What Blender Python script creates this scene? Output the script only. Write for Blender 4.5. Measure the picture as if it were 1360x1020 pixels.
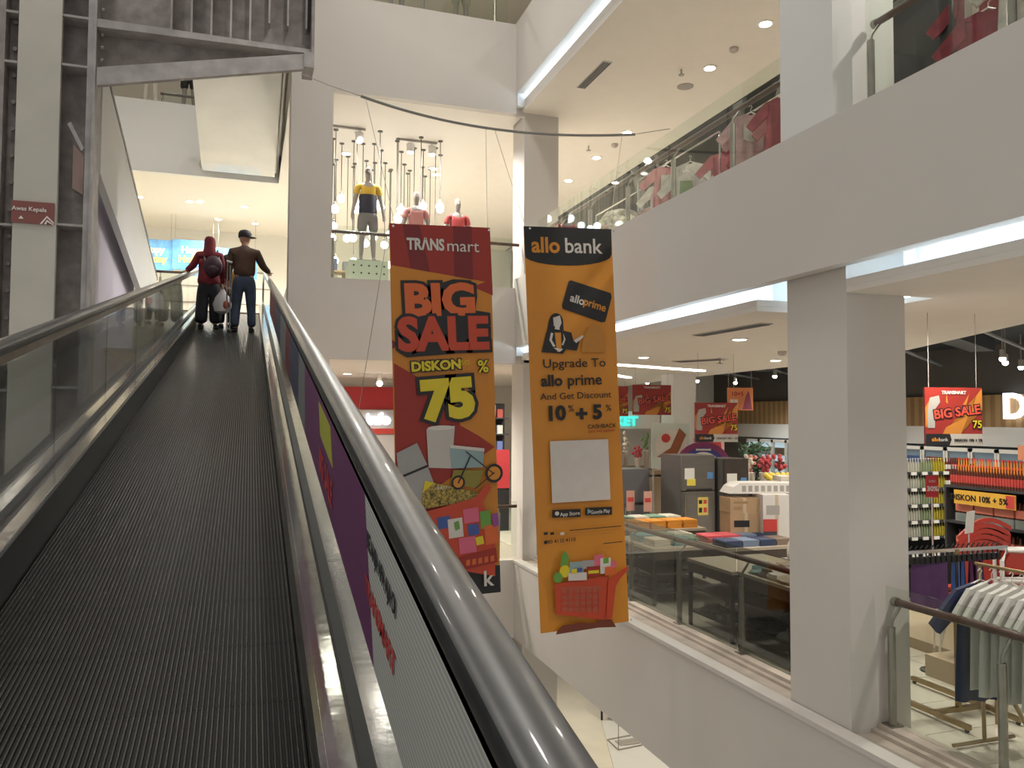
import bpy, bmesh, math, random
from math import sin, cos, tan, pi, radians, sqrt
from mathutils import Vector, Matrix
random.seed(7)
S = bpy.context.scene
COL = S.collection
for o in list(bpy.data.objects): bpy.data.objects.remove(o)

# ---------------------------------------------------------------- camera
YAW, PITCH, ROLL = radians(18.3), radians(2.45), radians(0.3)
fw = Vector((sin(YAW)*cos(PITCH), cos(YAW)*cos(PITCH), sin(PITCH)))
rt = Vector((cos(YAW), -sin(YAW), 0)); up = rt.cross(fw)
r2 = rt*cos(ROLL)+up*sin(ROLL); u2 = up*cos(ROLL)-rt*sin(ROLL)
cd = bpy.data.cameras.new('camera'); cam = bpy.data.objects.new('camera', cd); COL.objects.link(cam)
m = Matrix((r2, u2, -fw)).transposed().to_4x4(); m.translation = Vector((0, 0, 2.65)); cam.matrix_world = m
cd.sensor_width = 36; cd.lens = 36*1060/1360; cd.clip_start = 0.02; cd.clip_end = 200
S.camera = cam
# ---------------------------------------------------------------- world, exposure
w = bpy.data.worlds.new('world'); S.world = w; w.use_nodes = True
w.node_tree.nodes['Background'].inputs[0].default_value = (1.0, 0.97, 0.93, 1)
w.node_tree.nodes['Background'].inputs[1].default_value = 0.5
S.view_settings.view_transform = 'Standard'; S.view_settings.look = 'None'
S.view_settings.gamma = 1; S.view_settings.use_curve_mapping = False
S.view_settings.exposure = 0.0

def lamp(x, y, z, power, color=(1, .9, .76), kind='SPOT', radius=.06, angle=150, blend=.6, rot=None):
    l = bpy.data.lights.new('lamp_light', kind); l.energy = power; l.color = color
    if kind in ('SPOT', 'POINT'): l.shadow_soft_size = radius
    if kind == 'SPOT': l.spot_size = radians(angle); l.spot_blend = blend
    o = bpy.data.objects.new('lamp_light', l); COL.objects.link(o); o.location = (x, y, z)
    if rot: o.rotation_euler = rot
    return o
WARM = (1, .93, .83)
# ceiling spot lamps, row by row, some added without a fixture to brighten
for (x, y) in [(6.3, 2.5), (6.25, 5.8), (6.25, 9.18), (6.54, 12.47), (7.6, 7.6), (8.6, 11.0), (6.5, 17)]:
    lamp(x, y, 3.70, 185, WARM)
for (x, y) in [(2.5, 15.6), (2.2, 19), (0, 17), (4.4, 16.6), (2.15, 22.3)]:  # includes lamps added to lift the dark ceiling of the far lower store
    lamp(x, y, 3.64, 420, WARM)
for (x, y) in [(10.5, 8), (10.5, 13), (13.5, 10.5), (13.5, 15), (10, 19), (14, 20), (11.8, 5.5), (7.6, 19.6), (9.5, 15.6)]:  # includes lamps added to brighten the back of the shop
    lamp(x, y, 4.0, 330, (1, .93, .84))
for (x, y) in [(7.05, 5), (7.04, 9.64), (7.13, 14.28), (7.2, 17.7)]:
    lamp(x, y, 8.36, 480, WARM)
for (x, y) in [(2.1, 15.2), (3.7, 15.2), (2.2, 19), (4.0, 19.5), (3, 22.5)]:
    lamp(x, y, 8.2, 480, (1, .97, .93))
for (x, y) in [(-2.76, 22.4), (-1.3, 22.3), (-.2, 22.5), (-.9, 23.6)]:
    lamp(x, y, 8.25, 300, (1, .92, .78))
for (x, y) in [(2, 16), (4.5, 16), (-2, 21.5), (7.5, 8.5)]:
    lamp(x, y, 13.2, 200, WARM)
for (x, y) in [(7.5, 19), (9, 16), (7, 12)]:
    lamp(x, y, -1.6, 260, (1, .9, .72))
# unseen lamps added high above the atrium to brighten its left side
for (x, y) in [(-3.2, 9), (-2.6, 14.5), (1.8, 6), (2.6, 10)]:
    lamp(x, y, 13.0, 420, (1, .95, .88), radius=.3)

# ---------------------------------------------------------------- materials
MC = {}
def mat(name, col, rough=.6, metal=0, var=0.0, scale=3., bump=0., emit=None, es=1., stretch=None, spec=.5, coat=0, bscale=None):
    if name in MC: return MC[name]
    m = bpy.data.materials.new(name); m.use_nodes = True; nt = m.node_tree; b = nt.nodes['Principled BSDF']
    b.inputs['Base Color'].default_value = (*col, 1); b.inputs['Roughness'].default_value = rough
    b.inputs['Metallic'].default_value = metal; b.inputs['Specular IOR Level'].default_value = spec
    b.inputs['Coat Weight'].default_value = coat
    if var or bump:
        tc = nt.nodes.new('ShaderNodeTexCoord'); mp = nt.nodes.new('ShaderNodeMapping')
        nt.links.new(tc.outputs['Object'], mp.inputs[0])
        if stretch: mp.inputs['Scale'].default_value = stretch
        n = nt.nodes.new('ShaderNodeTexNoise'); n.inputs['Scale'].default_value = scale; n.inputs['Detail'].default_value = 4
        nt.links.new(mp.outputs[0], n.inputs['Vector'])
        if var:
            r = nt.nodes.new('ShaderNodeValToRGB'); r.color_ramp.elements[0].position = .3; r.color_ramp.elements[1].position = .7
            r.color_ramp.elements[0].color = (*[max(0, c*(1-var)) for c in col], 1)
            r.color_ramp.elements[1].color = (*[min(1, c*(1+var)) for c in col], 1)
            nt.links.new(n.outputs[0], r.inputs[0]); nt.links.new(r.outputs[0], b.inputs['Base Color'])
        if bump:
            bp = nt.nodes.new('ShaderNodeBump'); bp.inputs['Strength'].default_value = bump; bp.inputs['Distance'].default_value = .02
            nt.links.new(n.outputs[0], bp.inputs['Height']); nt.links.new(bp.outputs[0], b.inputs['Normal'])
    if emit:
        b.inputs['Emission Color'].default_value = (*emit, 1); b.inputs['Emission Strength'].default_value = es
    MC[name] = m; return m
def glassmat(name, tint, gloss=1.0, ior=1.45, alpha=None):
    if name in MC: return MC[name]
    m = bpy.data.materials.new(name); m.use_nodes = True; nt = m.node_tree; nt.nodes.clear()
    out = nt.nodes.new('ShaderNodeOutputMaterial'); mx = nt.nodes.new('ShaderNodeMixShader')
    tr = nt.nodes.new('ShaderNodeBsdfTransparent'); gl = nt.nodes.new('ShaderNodeBsdfGlossy'); fr = nt.nodes.new('ShaderNodeFresnel')
    tr.inputs[0].default_value = (*tint, 1); gl.inputs[0].default_value = (gloss, gloss, gloss, 1); gl.inputs['Roughness'].default_value = .02
    ge = nt.nodes.new('ShaderNodeNewGeometry'); mv = nt.nodes.new('ShaderNodeMapRange')
    mv.inputs['To Min'].default_value = ior; mv.inputs['To Max'].default_value = 1/ior
    nt.links.new(ge.outputs['Backfacing'], mv.inputs['Value']); nt.links.new(mv.outputs[0], fr.inputs[0])
    nt.links.new(fr.outputs[0], mx.inputs[0]); nt.links.new(tr.outputs[0], mx.inputs[1]); nt.links.new(gl.outputs[0], mx.inputs[2])
    nt.links.new(mx.outputs[0], out.inputs[0]); MC[name] = m; return m
def striped(name, col, col2, axis, freq, rough=.5, rx=0.):
    if name in MC: return MC[name]
    m = mat(name, col, rough); nt = m.node_tree; b = nt.nodes['Principled BSDF']
    tc = nt.nodes.new('ShaderNodeTexCoord'); wv = nt.nodes.new('ShaderNodeTexWave'); wv.bands_direction = axis
    wv.inputs['Scale'].default_value = freq; wv.inputs['Distortion'].default_value = 0
    r = nt.nodes.new('ShaderNodeValToRGB'); r.color_ramp.elements[0].position = .35; r.color_ramp.elements[1].position = .6
    r.color_ramp.elements[0].color = (*col, 1); r.color_ramp.elements[1].color = (*col2, 1)
    mp = nt.nodes.new('ShaderNodeMapping'); mp.inputs['Rotation'].default_value = (rx, 0, 0)
    nt.links.new(tc.outputs['Object'], mp.inputs[0]); nt.links.new(mp.outputs[0], wv.inputs['Vector']); nt.links.new(wv.outputs[0], r.inputs[0]); nt.links.new(r.outputs[0], b.inputs['Base Color'])
    return m

PAINT = mat('white wall paint', (.62, .585, .54), .75, var=.02, scale=.8)
PAINT2 = mat('cool wall paint', (.72, .72, .70), .65, var=.02, scale=1.)
LILAC = mat('lilac wall paint', (.58, .54, .63), .7, var=.02, scale=1.)
CEIL = mat('ceiling paint', (.78, .73, .66), .8, var=.015)
GLOSSW = mat('glossy white cladding', (.75, .74, .7), .12, var=.03, scale=1.5, bump=.05)
BLACKC = mat('black open ceiling', (.018, .019, .021), .8)
DUCT = mat('dark duct', (.06, .065, .07), .5)
STEEL = mat('painted structural steel', (.34, .32, .31), .55, var=.18, scale=5, bump=.2)
STEELD = mat('dusty steel', (.27, .24, .225), .65, var=.25, scale=6, bump=.3)
CLAD = mat('grey white cladding board', (.50, .48, .42), .7, var=.05, scale=2)
TILE = mat('cream floor tile', (.68, .64, .54), .25, var=.06, scale=1.2)
STONE = mat('beige ledge stone', (.52, .45, .38), .6, var=.15, scale=3, bump=.1)
TRIMW = mat('white trim', (.72, .68, .6), .5, var=.04)
INOX = mat('stainless steel', (.56, .545, .52), .12, 1, var=.05, scale=4, bump=.10, stretch=(1, 1.6, 1))
INOXD = mat('dull steel', (.16, .155, .16), .3, .5)
POST = mat('brushed post steel', (.36, .33, .29), .38, 1, var=.1, scale=8)
CHROME = mat('chrome', (.7, .7, .7), .12, 1)
RUBBER = mat('black handrail rubber', (.032, .034, .034), .33, spec=.7, coat=.12, var=.3, scale=18)
BLACK = mat('matt black', (.012, .012, .013), .6)
SKIRTREFL = mat('belt reflection skirt', (.018, .018, .018), .35)  # stainless skirt, its dark reflection of the belt put into the colour
PALM = mat('pallet metal', (.062, .057, .051), .36, .6, var=.2, scale=3)
BROWNR = mat('brown wooden handrail', (.085, .04, .03), .35, var=.15, scale=10)
GLASS = glassmat('clear balustrade glass', (.93, .96, .93))
GLASSB = glassmat('grey tinted balustrade glass', (.76, .78, .77), ior=1.45)
GLASSD = glassmat('tinted glass', (.62, .64, .61), ior=1.45)
COVE = mat('cove led', (.9, .95, 1), emit=(.66, .84, 1), es=16)
COVEW = mat('cove white', (.84, .86, .88), .7)
DLIGHT = mat('downlight lens', (1, 1, 1), emit=(1, .93, .8), es=14)
GLOBE = mat('frosted globe', (1, 1, 1), emit=(.92, .96, 1), es=5)
STRIPL = mat('linear lamp', (1, 1, 1), emit=(1, .95, .86), es=6)
GREY = mat('grey plastic', (.35, .33, .3), .5)
WHITE = mat('white plastic', (.72, .7, .66), .4)
def C(name, r, g, b, rough=.7, **k): return mat(name, (r, g, b), rough, **k)

# ---------------------------------------------------------------- mesh builder
class MB:
    def __init__(s): s.v = []; s.f = []
    def add(s, vs, fs, M=None):
        n = len(s.v); s.v += [tuple(M @ Vector(p)) if M else tuple(p) for p in vs]; s.f += [tuple(n+i for i in q) for q in fs]; return s
    def box(s, x0, x1, y0, y1, z0, z1, M=None):
        v = [(x, y, z) for z in (z0, z1) for y in (y0, y1) for x in (x0, x1)]
        return s.add(v, [(0, 2, 3, 1), (4, 5, 7, 6), (0, 1, 5, 4), (2, 6, 7, 3), (0, 4, 6, 2), (1, 3, 7, 5)], M)
    def prism(s, poly, a, b, axis='y', M=None):          # poly in the plane normal to axis
        f = {'y': lambda p, t: (p[0], t, p[1]), 'x': lambda p, t: (t, p[0], p[1]), 'z': lambda p, t: (p[0], p[1], t)}[axis]
        n = len(poly); v = [f(p, a) for p in poly]+[f(p, b) for p in poly]
        fs = [tuple(range(n)), tuple(range(2*n-1, n-1, -1))]+[(i, (i+1) % n, n+(i+1) % n, n+i) for i in range(n)]
        return s.add(v, fs, M)
    def tube(s, pts, r, seg=8, M=None, sx=1., cap=True):
        pts = [Vector(p) for p in pts]; n = len(pts); rr = r if isinstance(r, (list, tuple)) else [r]*n
        vs = []; ref = None
        for i, p in enumerate(pts):
            t = (pts[min(i+1, n-1)]-pts[max(i-1, 0)]).normalized()
            a = Vector((0, 0, 1)) if abs(t.z) < .95 else Vector((1, 0, 0))
            if ref is not None and abs(ref.dot(t)) < .9: a = ref
            u = t.cross(a).normalized(); v = u.cross(t).normalized(); ref = v
            for k in range(seg):
                q = 2*pi*k/seg; vs.append(p+u*cos(q)*rr[i]*sx+v*sin(q)*rr[i])
        fs = [(i*seg+k, i*seg+(k+1) % seg, (i+1)*seg+(k+1) % seg, (i+1)*seg+k) for i in range(n-1) for k in range(seg)]
        if cap: fs += [tuple(range(seg-1, -1, -1)), tuple(range((n-1)*seg, n*seg))]
        return s.add(vs, fs, M)
    def lathe(s, prof, c=(0, 0, 0), seg=12, M=None, sx=1, sy=1):
        vs = [(c[0]+r*cos(2*pi*k/seg)*sx, c[1]+r*sin(2*pi*k/seg)*sy, c[2]+z) for r, z in prof for k in range(seg)]
        n = len(prof)
        fs = [(i*seg+k, i*seg+(k+1) % seg, (i+1)*seg+(k+1) % seg, (i+1)*seg+k) for i in range(n-1) for k in range(seg)]
        fs += [tuple(range(seg-1, -1, -1)), tuple(range((n-1)*seg, n*seg))]
        return s.add(vs, fs, M)
    def ball(s, c, r, seg=10, rings=7, sx=1, sy=1, sz=1, M=None):
        return s.lathe([(max(.001, r*sin(pi*i/rings)), -r*sz*cos(pi*i/rings)) for i in range(rings+1)], c, seg, M, sx, sy)
    def make(s, name, m, parent=None, local=False, smooth=False, origin=None):
        off = Vector((0, 0, 0))
        if parent is None:
            if origin is not None: off = Vector(origin)
            elif not local:
                xs, ys, zs = zip(*s.v); off = Vector(((min(xs)+max(xs))/2, (min(ys)+max(ys))/2, min(zs)))
        elif not local:
            p = parent
            while p: off += p.location; p = p.parent
        me = bpy.data.meshes.new(name); me.from_pydata([tuple(Vector(v)-off) for v in s.v], [], s.f)
        bm = bmesh.new(); bm.from_mesh(me); bmesh.ops.recalc_face_normals(bm, faces=bm.faces); bm.to_mesh(me); bm.free()
        for mm in (m if isinstance(m, list) else [m]): me.materials.append(mm)
        if smooth:
            for p in me.polygons: p.use_smooth = True
            try: me.set_sharp_from_angle(angle=radians(40))
            except Exception: pass
        o = bpy.data.objects.new(name, me); COL.objects.link(o)
        if parent: o.parent = parent
        else: o.location = off
        return o
def tag(o, label=None, cat=None, group=None, kind=None):
    if label: o['label'] = label
    if cat: o['category'] = cat
    if group: o['group'] = group
    if kind: o['kind'] = kind
    return o
def root(name, label, cat, loc=(0, 0, 0), rz=0, group=None, rot=None):
    o = bpy.data.objects.new(name, None); COL.objects.link(o); o.location = loc
    o.rotation_euler = rot if rot else (0, 0, rz); o.empty_display_size = .1
    return tag(o, label, cat, group)
def copy_tree(o, parent=None):
    c = o.copy(); COL.objects.link(c)
    if parent: c.parent = parent
    for ch in KIDS(o): copy_tree(ch, c)
    return c
ORD = 'first second third fourth fifth sixth seventh eighth ninth tenth eleventh twelfth thirteenth fourteenth fifteenth sixteenth seventeenth eighteenth nineteenth twentieth twenty-first twenty-second twenty-third twenty-fourth twenty-fifth twenty-sixth twenty-seventh twenty-eighth twenty-ninth thirtieth'.split()
def KIDS(o): return [x for x in COL.objects if x.parent == o]
def struct(name, mb, m, parent=None, **k):
    o = mb.make(name, m, parent, **k)
    if parent is None: o['kind'] = 'structure'
    return o
def clone(o, kids, loc, rz=None, label=None):
    """copy a thing and its listed parts"""
    c = o.copy(); COL.objects.link(c); c.location = loc
    if rz is not None: c.rotation_euler = (0, 0, rz)
    if label: c['label'] = label
    mp = {o: c}
    for k in kids:
        d = k.copy(); COL.objects.link(d); d.parent = mp[k.parent]; mp[k] = d
    return c
def text(body, size, loc, m, parent, name='lettering', off=0., ext=.002, sx=1., rot=(pi/2, 0, 0), align='CENTER', shear=0, rz=0, space=1.):
    cu = bpy.data.curves.new(name, 'FONT'); cu.body = body; cu.size = size; cu.align_x = align; cu.align_y = 'CENTER'
    cu.offset = off; cu.extrude = ext; cu.shear = shear; cu.resolution_u = 3; cu.space_character = space
    t = bpy.data.objects.new(name+'_tmp', cu); COL.objects.link(t)
    dg = bpy.context.evaluated_depsgraph_get(); me = bpy.data.meshes.new_from_object(t.evaluated_get(dg))
    bpy.data.objects.remove(t)
    me.name = name; R = Matrix.Rotation(rot[2], 4, 'Z') @ Matrix.Rotation(rot[0], 4, 'X') @ Matrix.Rotation(rz, 4, 'Z') @ Matrix.Diagonal((sx, 1, 1, 1))
    me.transform(R); me.materials.clear(); me.materials.append(m)
    o = bpy.data.objects.new(name, me); COL.objects.link(o); o.location = loc
    if parent: o.parent = parent
    return o

# ================================================================= SETTING
YN = -2.0        # near end of the right-hand galleries
# --- right gallery edges
struct('wall_lower_edge', MB().box(4.65, 4.80, YN, 14.0, -1.33, .03).box(4.63, 4.79, YN, 13.9, .03, .075), [PAINT])
struct('trim_1', MB().box(4.79, 5.0, YN, 13.9, -.3, .045).box(5.0, 5.06, YN, 13.9, -.3, .075).box(5.06, 5.24, YN, 13.9, -.3, .11), STONE)
struct('wall_upper_edge', MB().box(4.65, 4.78, YN, 14.0, 3.95, 5.22), PAINT)
struct('wall_top_edge', MB().box(4.65, 4.78, YN, 14.0, 8.70, 10.05), PAINT)
# --- far edges (parallel to X)
struct('wall_far_lower_edge', MB().box(-6, 4.66, 13.9, 14.05, -1.33, .07), PAINT)
struct('wall_far_middle_edge', MB().box(.61, 4.66, 13.9, 14.05, 3.65, 5.05).box(4.67, 4.86, 13.99, 14.05, 3.65, 5.05), PAINT)
struct('wall_far_top_edge', MB().box(.61, 4.66, 13.9, 14.05, 8.32, 10.02).box(4.67, 4.86, 13.99, 14.05, 8.32, 10.02), PAINT)
struct('wall_far_left_edge', MB().box(-6, .61, 20, 20.15, 8.32, 10.0), PAINT2)
# --- slabs
struct('floor_ground', MB().box(-8, 18, -4, 30, -5.15, -5.05), TILE)
gf = struct('floor', MB().box(5.2, 18, YN, 26, -.3, -.02).box(-6, 5.2, 14.05, 26, -.3, 0), mat('grout', (.42, .37, .3), .6))
tm = None
for i in range(8):
    for j in range(14):
        x0 = 5.24+i*.6; y0 = 3.0+j*.6
        if tm is None:
            t0 = MB().box(.004, .596, .004, .596, 0, .02).make('tile', TILE, gf, local=True); tm = t0
            t0.location = Vector((x0, y0, -.02))-gf.location
        else:
            t = tm.copy(); COL.objects.link(t); t.location = Vector((x0, y0, -.02))-gf.location
MB().box(10.04, 18, YN, 26, -.02, 0).box(5.24, 10.04, 11.4, 26, -.02, 0).box(5.24, 10.04, YN, 3.0, -.02, 0).make('floor_sheet', TILE, gf)
struct('floor_upper', MB().box(5.0, 18, YN, 26, 4.5, 4.95).box(.61, 5.0, 14.05, 26, 4.1, 4.95).box(-6, .61, 18.7, 26, 4.1, 4.95), TILE)
struct('floor_top', MB().box(5.0, 12, YN, 26, 9.3, 10.0).box(.61, 5.0, 14.05, 26, 9.0, 10.0).box(-6, .61, 20.1, 26, 9.0, 10.0), TILE)
# --- level 1 ceiling: dropped boards with light coves
edge1 = [(6.2, YN), (6.9, 3.8), (8.19, 6.61), (9.64, 9.74), (10.51, 13.66), (11, 19.3), (12.25, 25.9)]
struct('ceiling', MB().prism([(5.75, YN)]+edge1+[(5.75, 25.9)], 3.73, 3.78, 'z').box(4.8, 5.75, YN, 5.497, 3.73, 3.78).box(4.8, 5.75, 6.75, 14.0, 3.73, 3.78), CEIL)
struct('ceiling_far', MB().box(-6, 5.75, 14.0, 25.9, 3.68, 3.73), CEIL)
struct('trim_2', MB().box(4.8, 4.85, YN, 5.50, 3.781, 3.845).box(4.8, 4.85, 6.805, 14.0, 3.781, 3.845).box(4.8, 5.75, 6.75, 6.8, 3.781, 3.845), CEIL)
struct('ceiling_cove', MB().box(4.66, 5.9, YN, 14.0, 4.12, 4.16).box(5.25, 5.29, YN, 5.17, 3.79, 4.119).box(5.25, 5.29, 7.13, 14, 3.79, 4.119).box(5.85, 5.9, 5.2, 7.1, 3.79, 4.119).box(5.25, 5.9, 5.17, 5.2, 3.79, 4.119).box(5.25, 5.9, 7.1, 7.13, 3.79, 4.119).box(4.665, 5.24, 13.85, 13.98, 3.79, 4.119), COVEW)
struct('ceiling_black', MB().box(5.9, 18, YN, 26, 4.42, 4.48), BLACKC)
def strip(y0, y1, z, name='led_strip', x=5.12, lab=''):
    tag(MB().box(x-.03, x+.03, y0, y1, z, z+.03).make(name, COVE), lab, 'light')
strip(YN, 5.1, 3.785, lab='cool white light strip in the cove right of the big pillar')
strip(7.2, 13.8, 3.785, lab='cool white light strip in the cove left of the big pillar')
tag(MB().box(5.77, 5.82, 5.3, 7.0, 3.80, 3.83).make('led_strip', COVE), 'short cool white light strip in the ceiling notch behind the big pillar', 'light')
# --- level 2 ceiling
struct('ceiling_upper', MB().box(4.8, 8.3, YN, 25.9, 8.40, 8.45), CEIL)
struct('ceiling_upper_far', MB().box(.61, 4.8, 14.05, 25.9, 8.32, 8.37).box(-6, .61, 20.15, 25.9, 8.32, 8.37), mat('far ceiling paint', (.78, .74, .67), .7))
struct('trim_3', MB().box(4.8, 4.86, YN, 14.0, 8.45, 8.6), CEIL)
struct('ceiling_upper_cove', MB().box(4.66, 5.3, YN, 14.0, 8.86, 8.9).box(5.25, 5.29, YN, 14, 8.46, 8.86).box(4.665, 5.24, 13.85, 13.98, 8.46, 8.859), COVEW)
struct('ceiling_upper_black', MB().box(8.3, 18, YN, 26, 9.2, 9.25).box(8.3, 8.34, YN, 26, 8.4, 9.2), BLACKC)
strip(YN, 13.8, 8.47, lab='cool white light strip along the cove under the top gallery')
struct('ceiling_top', MB().box(-6, 18, 13.9, 26, 13.3, 13.4).box(4.65, 18, YN, 13.9, 13.3, 13.4), CEIL)
# --- pillars
struct('wall_pillar_right', MB().box(4.80, 5.42, 5.5, 6.28, -1.3, 4.14), PAINT)
struct('wall_pillar_upper_right', MB().box(4.79, 5.0, 5.62, 6.34, 4.95, 8.9), PAINT2)
struct('wall_pillar_upper_back', MB().box(5.0, 5.5, 5.66, 6.34, 4.95, 8.9), PAINT2)
struct('wall_pillar_corner', MB().box(4.85, 5.54, 14.0, 14.67, -5.05, 8.9), PAINT)
struct('wall_pillar_left', MB().box(.61, 1.31, 13.88, 14.6, -5.05, 8.5), PAINT)
# --- outer walls
CREAM = mat('cream shop wall', (.84, .81, .75), .6)
struct('wall_back_shop', MB().box(-6, 16.6, 25.9, 26, -.0, 4.5), mat('shop back wall', (.66, .62, .56), .7))
wr = struct('wall_right_shop', MB().box(16.5, 16.6, YN, 26, 0, 4.5), mat('dark shop wall', (.10, .09, .08), .7))
MB().box(16.40, 16.5, YN, 25.8, 2.05, 2.5).make('white_band', C('band white', .75, .72, .66), wr)
MB().box(16.42, 16.5, YN, 25.8, 2.5, 3.25).make('wood_cladding', striped('wood cladding', (.30, .17, .07), (.42, .27, .12), 'Y', 1.2), wr)
struct('wall_back_upper', MB().box(-6, 18, 25.9, 26, 4.95, 13.4), CREAM)
for k, z in enumerate((6.1, 6.6, 7.1)):
    struct('trim_%d' % (10+k), MB().box(-4.5, .6, 25.86, 25.9, z, z+.03), GREY)
struct('wall_right_upper', MB().box(12, 12.1, YN, 26, 4.95, 9.2), mat('dark upper wall', (.10, .115, .125), .8))
struct('wall_left_lilac', MB().box(-2.35, -2.2, 12.1, 17.4, -1, 6.1), LILAC)
struct('wall_left_far', MB().box(-6.1, -6, 11, 26, -5, 13.4), PAINT2)
struct('wall_ground_back', MB().box(-8, 18, 29.9, 30, -5.05, -1.3), PAINT)

# ================================================================= TRAVELATOR
SL = .2016; ZB = 1.2; YE = 18.55
def zb(y): return ZB+SL*y
AN = math.atan(SL)
tv = root('moving_walkway', 'long inclined moving walkway with grooved black metal pallets and glass sides', 'travelator', (-.35, 0, .2))
PL = .4
MP = Matrix.Rotation(AN, 4, 'X')
pb = MB(); nr = 66; wdt = 1.06/nr
PBASE = C('pallet groove', .008, .008, .008)
pbase = MB().box(-.53, .53, 0, PL-.002, -.03, -.009)
for i in range(nr):
    x = -.53+i*wdt
    v = [(x+wdt*.28, 0, -.009), (x+wdt*.72, 0, -.009), (x+wdt*.64, 0, 0), (x+wdt*.36, 0, 0)]
    v += [(a, PL-.002, c) for a, b, c in v]
    pb.add(v, [(0, 4, 7, 3), (3, 7, 6, 2), (2, 6, 5, 1), (0, 3, 2, 1)])
pbase.f += [tuple(i+len(pbase.v) for i in q) for q in pb.f]; nb = 6; pbase.v += pb.v
p0 = pbase.make('pallet', [PBASE, PALM], tv, local=True)
for i, pl in enumerate(p0.data.polygons): pl.material_index = 0 if i < nb else 1
n = int(((YE+2)/cos(AN))/PL)
for i in range(n):
    y = -2+i*PL*cos(AN)
    o = p0 if i == 0 else p0.copy()
    if i: COL.objects.link(o)
    o.location = Vector((-.35, y, zb(y)))-tv.location; o.rotation_euler = (AN, 0, 0)
def ramp(x0, x1, d0, d1, y0=-2., y1=YE):        # box following the slope
    v = []
    for y in (y0, y1):
        v += [(x0, y, zb(y)+d0), (x1, y, zb(y)+d0), (x1, y, zb(y)+d1), (x0, y, zb(y)+d1)]
    return v, [(0, 1, 2, 3), (7, 6, 5, 4), (0, 4, 5, 1), (1, 5, 6, 2), (2, 6, 7, 3), (3, 7, 4, 0)]
for s in (0, 1):
    X = lambda a: (-.35+a) if s else (-.35-a)
    xx = sorted
    def rb(a, b, d0, d1, name, m, **k):
        x0, x1 = xx((X(a), X(b))); mbb = MB(); mbb.add(*ramp(x0, x1, d0, d1, **k)); return mbb.make(name, m, tv)
    rb(.532, .55, -.05, .20, 'skirt', INOX if s else SKIRTREFL)  # left side carries the painted belt reflection, right side is plain steel
    rb(.532, .537, .0, .014, 'comb_edge', GREY) if False else None
    rb(.55, .622, .185, .205, 'deck', INOX)
    rb(.622, .668, .185, .228, 'glass_clamp', BLACK)
    rb(.67, .82, .17, .20, 'outer_deck', INOXD)
    # glass panels
    gl = []
    y = -1.5
    while y < YE-.5:
        y1 = min(y+1.6, YE-.4)
        v, f = ramp(X(.645)-.005, X(.645)+.005, .205, .89, y, y1-.006)
        MB().add(v, f).make('glass_panel', GLASS if s else GLASSB, tv); y += 1.6
    # handrail with newel curve at the top
    hx = X(.665); hz = .915 if s else .955
    path = [(-2+ i*.8) for i in range(int((YE+2)/.8)+1)]
    pts = [(hx, yy, zb(yy)+hz) for yy in path]
    ye = path[-1]; ze = zb(ye)+hz
    pts += [(hx, ye+.4, ze+.05), (hx, ye+1.2, ze+.06)]
    for q in range(1, 7):
        a = pi*q/6; pts.append((hx, ye+1.2+.28*sin(a), ze+.06-.28+.28*cos(a)))
    hr = MB(); prof = []
    segs = [(-.040, -.024), (-.0435, -.004), (-.040, .010), (-.030, .017), (0, .020), (.030, .017), (.040, .010), (.0435, -.004), (.040, -.024), (.026, -.03), (-.026, -.03)]
    vs = []
    for i, p in enumerate(pts):
        P = Vector(p); t = (Vector(pts[min(i+1, len(pts)-1)])-Vector(pts[max(i-1, 0)])).normalized(); nn = Vector((1, 0, 0)).cross(t)
        for a, b in segs: vs.append(P+Vector((1, 0, 0))*a*1.05+nn*b)
    k = len(segs)
    fs = [(i*k+j, i*k+(j+1) % k, (i+1)*k+(j+1) % k, (i+1)*k+j) for i in range(len(pts)-1) for j in range(k)]
    hr.add(vs, fs+[tuple(range(k)), tuple(range((len(pts)-1)*k, len(pts)*k))])
    hr.make('handrail', RUBBER, tv, smooth=True)
    rb(.635, .695, hz-.07, hz-.028, 'handrail_track', POST)
mbx = MB(); mbx.add(*ramp(-1.17, -1.14, -.75, .17)); mbx.add(*ramp(.44, .47, -.75, .17)); mbx.add(*ramp(-1.17, .47, -.78, -.75)); mbx.make('truss_cladding', PAINT2, tv)
MB().box(-.95, .25, YE, 19.6, 4.86, 4.955).make('landing_plate', INOX, tv)
# sticker film on the right glass: outside face
def film(y0a, y1a, y0b, y1b, d0, d1, m, x=.285, name='sticker_film'):
    """quad: bottom edge from y0a to y1a at height d0, top edge y0b..y1b at d1"""
    v = [(x, y0a, zb(y0a)+d0), (x, y1a, zb(y1a)+d0), (x, y1b, zb(y1b)+d1), (x, y0b, zb(y0b)+d1)]
    v += [(a+.003, b, c) for a, b, c in v]
    return MB().add(v, [(0, 1, 2, 3), (7, 6, 5, 4), (0, 4, 5, 1), (1, 5, 6, 2), (2, 6, 7, 3), (3, 7, 4, 0)]).make(name, m, tv)
SW = striped('striped white film', (.64, .65, .60), (.46, .48, .44), 'Z', 24, .5, -AN)
SP = striped('striped purple film', (.20, .045, .16), (.13, .03, .11), 'Z', 24, .5, -AN)
SN = striped('striped navy film', (.05, .06, .13), (.03, .035, .08), 'Z', 24, .5, -AN)
SR = striped('striped maroon film', (.22, .03, .035), (.14, .02, .02), 'Z', 24, .5, -AN)
SG = striped('striped grey film', (.25, .27, .25), (.16, .17, .17), 'Z', 24, .5, -AN)
film(-1.5, 1.86, -1.5, 2.05, .50, .86, SW)
film(1.86, 4.3, 2.05, 4.4, .50, .86, SP)
film(4.3, 4.9, 4.4, 4.95, .50, .86, SG)
film(4.9, 6.1, 4.95, 6.1, .50, .86, SN)
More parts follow.
